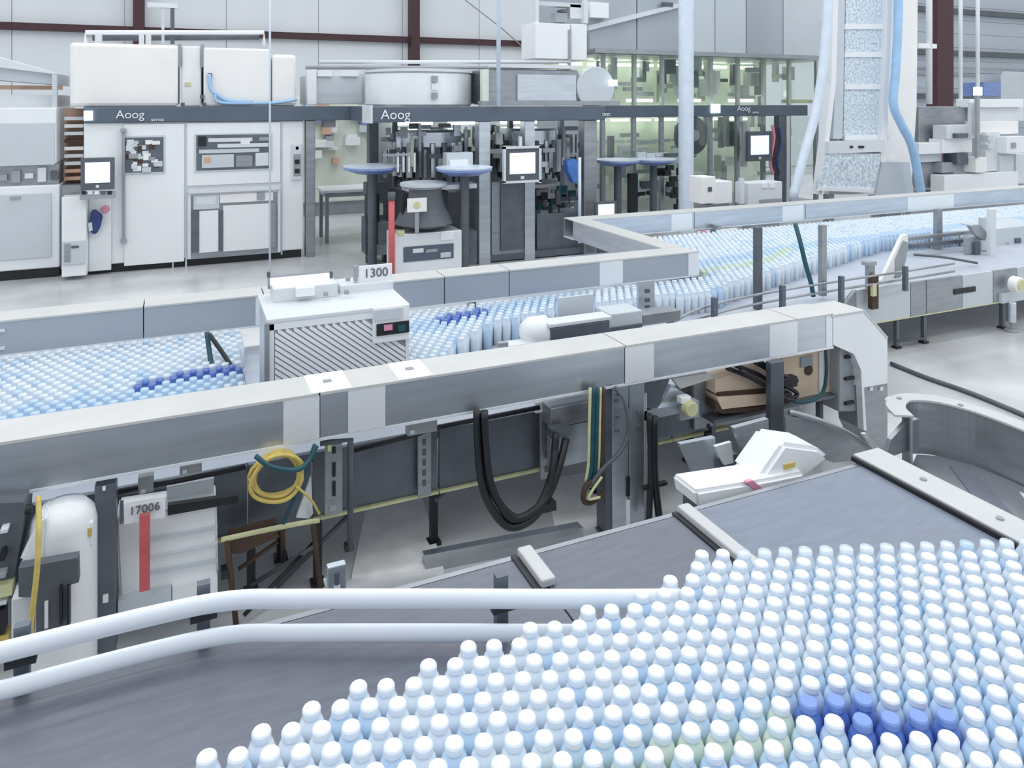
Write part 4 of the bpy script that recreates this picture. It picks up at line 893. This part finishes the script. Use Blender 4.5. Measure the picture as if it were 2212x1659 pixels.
for x0, y0, x1, y1, v_, lab in ((1198, 1203, 1246, 1264, 2.62, 'small slotted steel angle bracket beside the middle cross rail'), (708, 1222, 748, 1285, 2.75, 'small grey slotted bracket behind the upper guide rail')):
    q = pv((x0 + x1) / 2, y1, v_)
    t = uprt('angle_bracket', lab, x0, y0, x1, y1, v_, .03, 'steel', 'bracket', [((x0 + x1) / 2 - 4, y0 + 16, (x0 + x1) / 2 + 5, y0 + 42, 'darkgrey'), ((x0 + x1) / 2 - 6, y0 + 44, (x0 + x1) / 2 + 7, y0 + 54, 'white')])
    fb('foot', t, 'steel_mid', x0, y1 - 6, x1, y1 + 2, v_, .1)
# bare floor painted paler to offset the shade, then the floor channel
for i, (pts, lab, mm) in enumerate(((((780, 1130), (1010, 1100), (1240, 1190), (930, 1240)), 'brightened square floor patch behind the guide rails', 'floor_brightened'), (((1180, 1040), (1300, 1020), (1310, 1140), (1200, 1150)), 'brightened floor patch under the black hoses', 'floor_brightened'), (((800, 1060), (900, 1040), (960, 1240), (760, 1250)), 'brightened square concrete floor patch below the conveyor side', 'floor_brightened'))):
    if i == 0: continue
    tag(slab('bright_floor_patch', None, mm, [pz(x, y, 0.0)[:2] for x, y in pts], .0, .012 + i * .003), lab, 'plate')
ch2 = thing('floor_channel', 'long steel floor channel lying behind the guide rails', 'channel', pz(1100, 1190, 0))
for k, (ya, yb) in enumerate(((1205, 1140), (1225, 1160))):
    a, b_ = pz(920, ya, .03), pz(1260, yb, .03); n_ = Vector((0, .07, 0))
    slab('channel_bar', ch2, 'steel' if k == 0 else 'grey', [a[:2], b_[:2], (b_ + n_)[:2], (a + n_)[:2]], .0, .03 + .02 * k)

# white foam box with red stripe at the right
fo = thing('foam_wrap', 'white foam wrapped part with a red stripe lying behind the pale belt', 'package', (2.6, 2.75, .6))
q = [pz(x, y, .76)[:2] for x, y in ((1500, 1082), (1640, 1046), (1720, 1020), (1700, 1046), (1505, 1100))]
fpoly('long_block', fo, 'white', [(1502, 1062), (1660, 1036), (1740, 1020), (1740, 1050), (1510, 1100)], 2.68, .18, .015)
fpoly('head_block', fo, 'white', [(1638, 1040), (1695, 958), (1770, 968), (1796, 990), (1722, 1048)], 2.72, .2, .02)
fpoly('red_stripe', fo, 'pink', [(1612, 1042), (1626, 1038), (1652, 1058), (1648, 1066), (1638, 1066)], 2.675, .02); fb('yellow_mark', fo, 'yellow', 1695, 1002, 1718, 1012, 2.712, .02)
fb('support', fo, 'grey', 1560, 1085, 1720, 1230, 2.70, .12)
dkp = thing('deflector_plates', 'bluish grey deflector plates between the tray posts and the foam part', 'plate', pv(1560, 1060, 3.2))
fpoly('plate', dkp, 'steel', [(1470, 960), (1545, 945), (1550, 1050), (1510, 1048)], 3.2, .03); fpoly('plate', dkp, 'steel_mid', [(1585, 925), (1660, 905), (1664, 1010), (1630, 1030)], 3.1, .03)
fpoly('pale_edge', dkp, 'steel_pale', [(1545, 965), (1580, 955), (1585, 1000), (1565, 1005)], 3.15, .02); fb('dark_core', dkp, 'darkgrey', 1552, 985, 1592, 1045, 3.18, .1)
fpoly('stand', dkp, 'steel_dark', [(1500, 1040), (1640, 1010), (1640, 1250), (1500, 1250)], 3.25, .1)

# curved side conveyor on the right
cv = thing('curved_conveyor', 'curved steel side conveyor with a bluish belt at the right edge', 'conveyor', (3.8, 2.5, 0))
path = [(3.86, 3.02), (3.93, 3.13), (4.06, 3.19), (4.19, 3.12), (4.27, 2.95), (4.29, 2.7), (4.27, 2.3), (4.25, 1.6)]
PP = [Vector((a, b_, 0)) for a, b_ in path]; PS = smoothpath(PP, 5)
def ribbon(name, m_, off0, off1, z0, z1, i0=0, i1=None):
    i1 = i1 or len(PS); vs, fs = [], []
    for i in range(i0, i1):
        t = (PS[min(i + 1, len(PS) - 1)] - PS[max(i - 1, 0)]).normalized(); n_ = Vector((-t.y, t.x, 0))
        for o_, z_ in ((off0, z0), (off1, z0), (off1, z1), (off0, z1)): vs.append((PS[i].x + n_.x * o_, PS[i].y + n_.y * o_, z_))
    n = i1 - i0
    for i in range(n - 1):
        for j in range(4): fs.append((i * 4 + j, i * 4 + (j + 1) % 4, (i + 1) * 4 + (j + 1) % 4, (i + 1) * 4 + j))
    fs += [(0, 1, 2, 3), tuple(range(4 * n - 4, 4 * n))]
    return mesh(name, cv, m_, vs, fs)
for i0, i1 in ((0, 12), (11, 22), (21, len(PS))):
    ribbon('wall_panel', 'steel_mid', -.015, .0, .34, .66, i0, i1); ribbon('top_plate', 'railgrey', -.02, .085, .66, .672, i0, i1)
slab('belt', cv, 'steel_mid', [(3.2, 2.6), (3.8, 2.9), (3.93, 3.06), (4.06, 3.13), (4.16, 3.06), (4.24, 2.9), (4.26, 2.7), (4.24, 1.4), (3.2, 1.4)], .30, .36)
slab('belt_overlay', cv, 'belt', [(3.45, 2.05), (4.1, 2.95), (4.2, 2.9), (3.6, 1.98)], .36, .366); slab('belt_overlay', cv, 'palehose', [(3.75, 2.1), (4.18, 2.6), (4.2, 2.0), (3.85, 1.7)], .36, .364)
for p in ((4.02, 3.19, .673), (4.27, 2.97, .673), (4.30, 2.5, .673)): cyl('plate_screw', cv, 'grey', (p[0], p[1] + .03, p[2]), .015, .006, 10)
for p in ((3.3, 1.6), (4.2, 1.6), (3.8, 2.8), (4.15, 2.9)): box('leg', cv, 'steel_dark', (p[0] - .03, p[0] + .03), (p[1] - .03, p[1] + .03), (0, .30))
fpoly('end_shoe', cv, 'rail', [(1932, 868), (1985, 858), (2000, 880), (1958, 906), (1936, 898)], 3.2, .08, .01)
fpoly('curved_fin', cv, 'steel_mid', [(1915, 985), (1925, 950), (1960, 912), (1985, 905), (1985, 965), (1930, 985)], 3.05, .03)
ga = thing('guard_arc', 'thin curved steel deflector arc between the tray post and elbow', 'guard', pv(1860, 960, 3.4))
tube('arc', ga, 'steel_mid', [pv(1705, 890, 3.45), pv(1760, 905, 3.4), pv(1820, 930, 3.35), pv(1870, 962, 3.3), pv(1895, 985, 3.25)], .018)
fpoly('sheet', ga, 'steel_mid', [(1696, 900), (1760, 905), (1820, 930), (1870, 962), (1880, 990), (1800, 1000), (1700, 960)], 3.42, .02)
fpoly('end_tab', ga, 'warmwhite', [(1864, 938), (1872, 936), (1902, 968), (1894, 976), (1880, 985), (1876, 980), (1884, 970)], 3.3, .02)
cr = tag(tube('floor_cable', None, 'darkgrey', [pz(1925, 785, .02), pz(2000, 815, .02), pz(2100, 850, .02), pz(2240, 908, .02), pz(2420, 985, .02)], .02), 'dark cable running diagonally across the pale floor at the right', 'cable')

# ------------------------------------------------------------------ bottles
BH, BR = .20, .036
prof = [(.030, 0), (.034, .006), (.0362, .03), (.035, .06), (.0362, .09), (.0362, .135), (.0345, .153), (.028, .170), (.020, .178), (.0195, .182)]
capp = [(.0225, .180), (.0238, .182), (.0238, .196), (.021, .2005)]
BMAT = ['bottle_white', 'bottle_pale', 'bottle_blue', 'bottle_green']
CMAT = ['cap_white', 'cap_white', 'cap_blue', 'cap_white']
bvs, bfs = lathe_data(prof, 18); cvs, cfs = lathe_data(capp, 14)
bme, cme = [], []
for i in range(4):
    me = bpy.data.meshes.new('body'); me.from_pydata(bvs, [], bfs); me.materials.append(MATS[BMAT[i]])
    for p in me.polygons: p.use_smooth = True
    bme.append(me)
    me = bpy.data.meshes.new('cap'); me.from_pydata(cvs, [], cfs); me.materials.append(MATS[CMAT[i]]); cme.append(me)
def inside(p, poly):
    r = False; n = len(poly); j = n - 1
    for i in range(n):
        xi, yi = poly[i]; xj, yj = poly[j]
        if (yi > p[1]) != (yj > p[1]) and p[0] < (xj - xi) * (p[1] - yi) / (yj - yi) + xi: r = not r
        j = i
    return r
def segd(p, pts):
    best = 1e9
    for a, b_ in zip(pts, pts[1:]):
        A_, B2, P_ = Vector(a), Vector(b_), Vector(p); d_ = B2 - A_
        t = max(0, min(1, (P_ - A_).dot(d_) / d_.length_squared)); best = min(best, (A_ + d_ * t - P_).length)
    return best
def zpts(l, z_): return [tuple(pz(x, y, z_)[:2]) for x, y in l]
def hexfill(poly, ang, pitch=.0735):
    ca, sa_ = math.cos(ang), math.sin(ang); out = []
    us = [p[0] for p in poly]; vs = [p[1] for p in poly]; R = max(max(us) - min(us), max(vs) - min(vs)) + 1
    cu, cv_ = (max(us) + min(us)) / 2, (max(vs) + min(vs)) / 2; n = int(R / pitch) + 2
    for i in range(-n, n + 1):
        for j in range(-n, n + 1):
            a = (i + .5 * (j % 2)) * pitch; b_ = j * pitch * .866
            p = (cu + a * ca - b_ * sa_, cv_ + a * sa_ + b_ * ca)
            if inside(p, poly): out.append((p[0] + random.uniform(-.0007, .0007), p[1] + random.uniform(-.0007, .0007)))
    return out
ZT = ZB + BH
fgpoly = zpts([(1500, 1190), (1600, 1184), (2330, 1164), (2560, 1157)], ZT) + [(2.45, .62), (.35, .62), (-.55, 1.28)] + zpts([(330, 1659), (620, 1540), (1000, 1392), (1260, 1318), (1430, 1262)], ZT)
fgl = hexfill(fgpoly, math.radians(-20))
blue_l = zpts([(1790, 1520), (1900, 1535), (2060, 1560)], ZT); pale_l = zpts([(1350, 1600), (1560, 1560), (1780, 1500), (2212, 1520)], ZT); green_l = zpts([(1240, 1640), (1480, 1590), (1700, 1530)], ZT)
def fgkind(p):
    if segd(p, blue_l) < .05: return 2
    if segd(p, green_l) < .035: return 3
    if segd(p, pale_l) < .11 or random.random() < .16: return 1
    return 0
KL = ['white capped clear white plastic bottle packed in the foreground mass', 'pale blue plastic bottle packed in the foreground mass', 'deep blue plastic bottle in the small blue patch at the lower right', 'pale green plastic bottle in the streak at the lower right']
far_e = fgpoly[0:4]; left_e = fgpoly[6:] + fgpoly[:1]
def edge_label(p, k):
    n_ = ['white capped clear white plastic bottle', 'pale blue plastic bottle'][k]
    if segd(p, far_e) < .06: return n_ + ' in the farthest row of the foreground mass'
    if segd(p, left_e) < .08: return n_ + ' along the slanted left edge of the foreground mass'
    return n_ + ' packed inside the foreground mass'
def seen(p):
    x_, y_, d_ = proj((p[0], p[1], ZB + .12))
    return d_ > .5 and -40 < x_ < 2255 and y_ < 1760
fgout = [p for p in fgl if not seen(p)]
fgl = sorted([p for p in fgl if seen(p)], key=lambda q_: q_[0] * s + q_[1] * c)
for p in fgl[:300]:
    k = fgkind(p)
    o = bpy.data.objects.new('bottle', None); COL.objects.link(o); o.location = (p[0], p[1], ZB + .0008); o.empty_display_size = .02
    o['label'] = KL[k] if k > 1 else edge_label(p, k); o['category'] = 'bottle'; o['group'] = 'bottles massed on the foreground conveyor'
    bo = bpy.data.objects.new('body', bme[k]); COL.objects.link(bo); bo.parent = o
    cp_ = bpy.data.objects.new('cap', cme[k]); COL.objects.link(cp_); cp_.parent = o
# bottles on the rear conveyor: one countless mass
rpoly = [(-2.4, 4.25), (.30, 4.25), (.34, 5.72), (-2.4, 5.72)]
rpoly2 = [(1.30, 4.35), (1.75, 4.85), (2.05, 5.12), (2.7, 5.28), (3.5, 5.30), (4.1, 5.22), (5.0, 5.55), (6.4, 6.05), (7.8, 6.5), (9.3, 6.3), (11.5, 6.5), (13.6, 6.6), (13.6, 7.56), (4.55, 7.56), (4.55, 5.68), (1.30, 5.68)]
pts = hexfill(rpoly, 0) + hexfill(rpoly2, 0)
zt = .86
rb_l = zpts([(300, 830), (400, 805), (570, 785)], zt) ; rb_l2 = zpts([(960, 686), (1040, 668)], zt); rp_l = zpts([(0, 900), (300, 850), (560, 800)], zt); rp_l2 = zpts([(890, 705), (1050, 668), (1500, 570), (1760, 525), (2212, 470)], zt)
rgl = zpts([(1500, 585), (1660, 560), (1700, 535)], zt)
bv2, bf2 = lathe_data([(.034, 0), (.0362, .135), (.0345, .153), (.023, .178), (.0238, .183), (.022, .2)], 9)
V_, F_, M_ = [], [], []
for p in pts + fgl[300:] + fgout:
    k = 0
    if p[1] < 3: k = fgkind(p)
    elif segd(p, rb_l) < .05 or segd(p, rb_l2) < .07: k = 2
    elif segd(p, rgl) < .06: k = 3
    elif segd(p, rp_l) < .12 or segd(p, rp_l2) < .12 or random.random() < .13: k = 1
    b0 = len(V_)
    V_ += [(a + p[0], b_ + p[1], z_ + (.66 if p[1] > 3 else ZB)) for a, b_, z_ in bv2]; F_ += [tuple(i + b0 for i in f) for f in bf2]; M_ += [k] * len(bf2)
me = bpy.data.meshes.new('bottle_mass'); me.from_pydata(V_, [], F_)
for n_ in BMAT: me.materials.append(MATS[n_])
me.polygons.foreach_set('material_index', M_); me.polygons.foreach_set('use_smooth', [True] * len(F_))
bo = bpy.data.objects.new('bottle_mass', me); COL.objects.link(bo); bo['kind'] = 'stuff'
tag(bo, 'hundreds of small pale bottles streaming along the rear conveyor', 'bottles')
print('fg bottles', len(fgl), 'rear', len(pts))
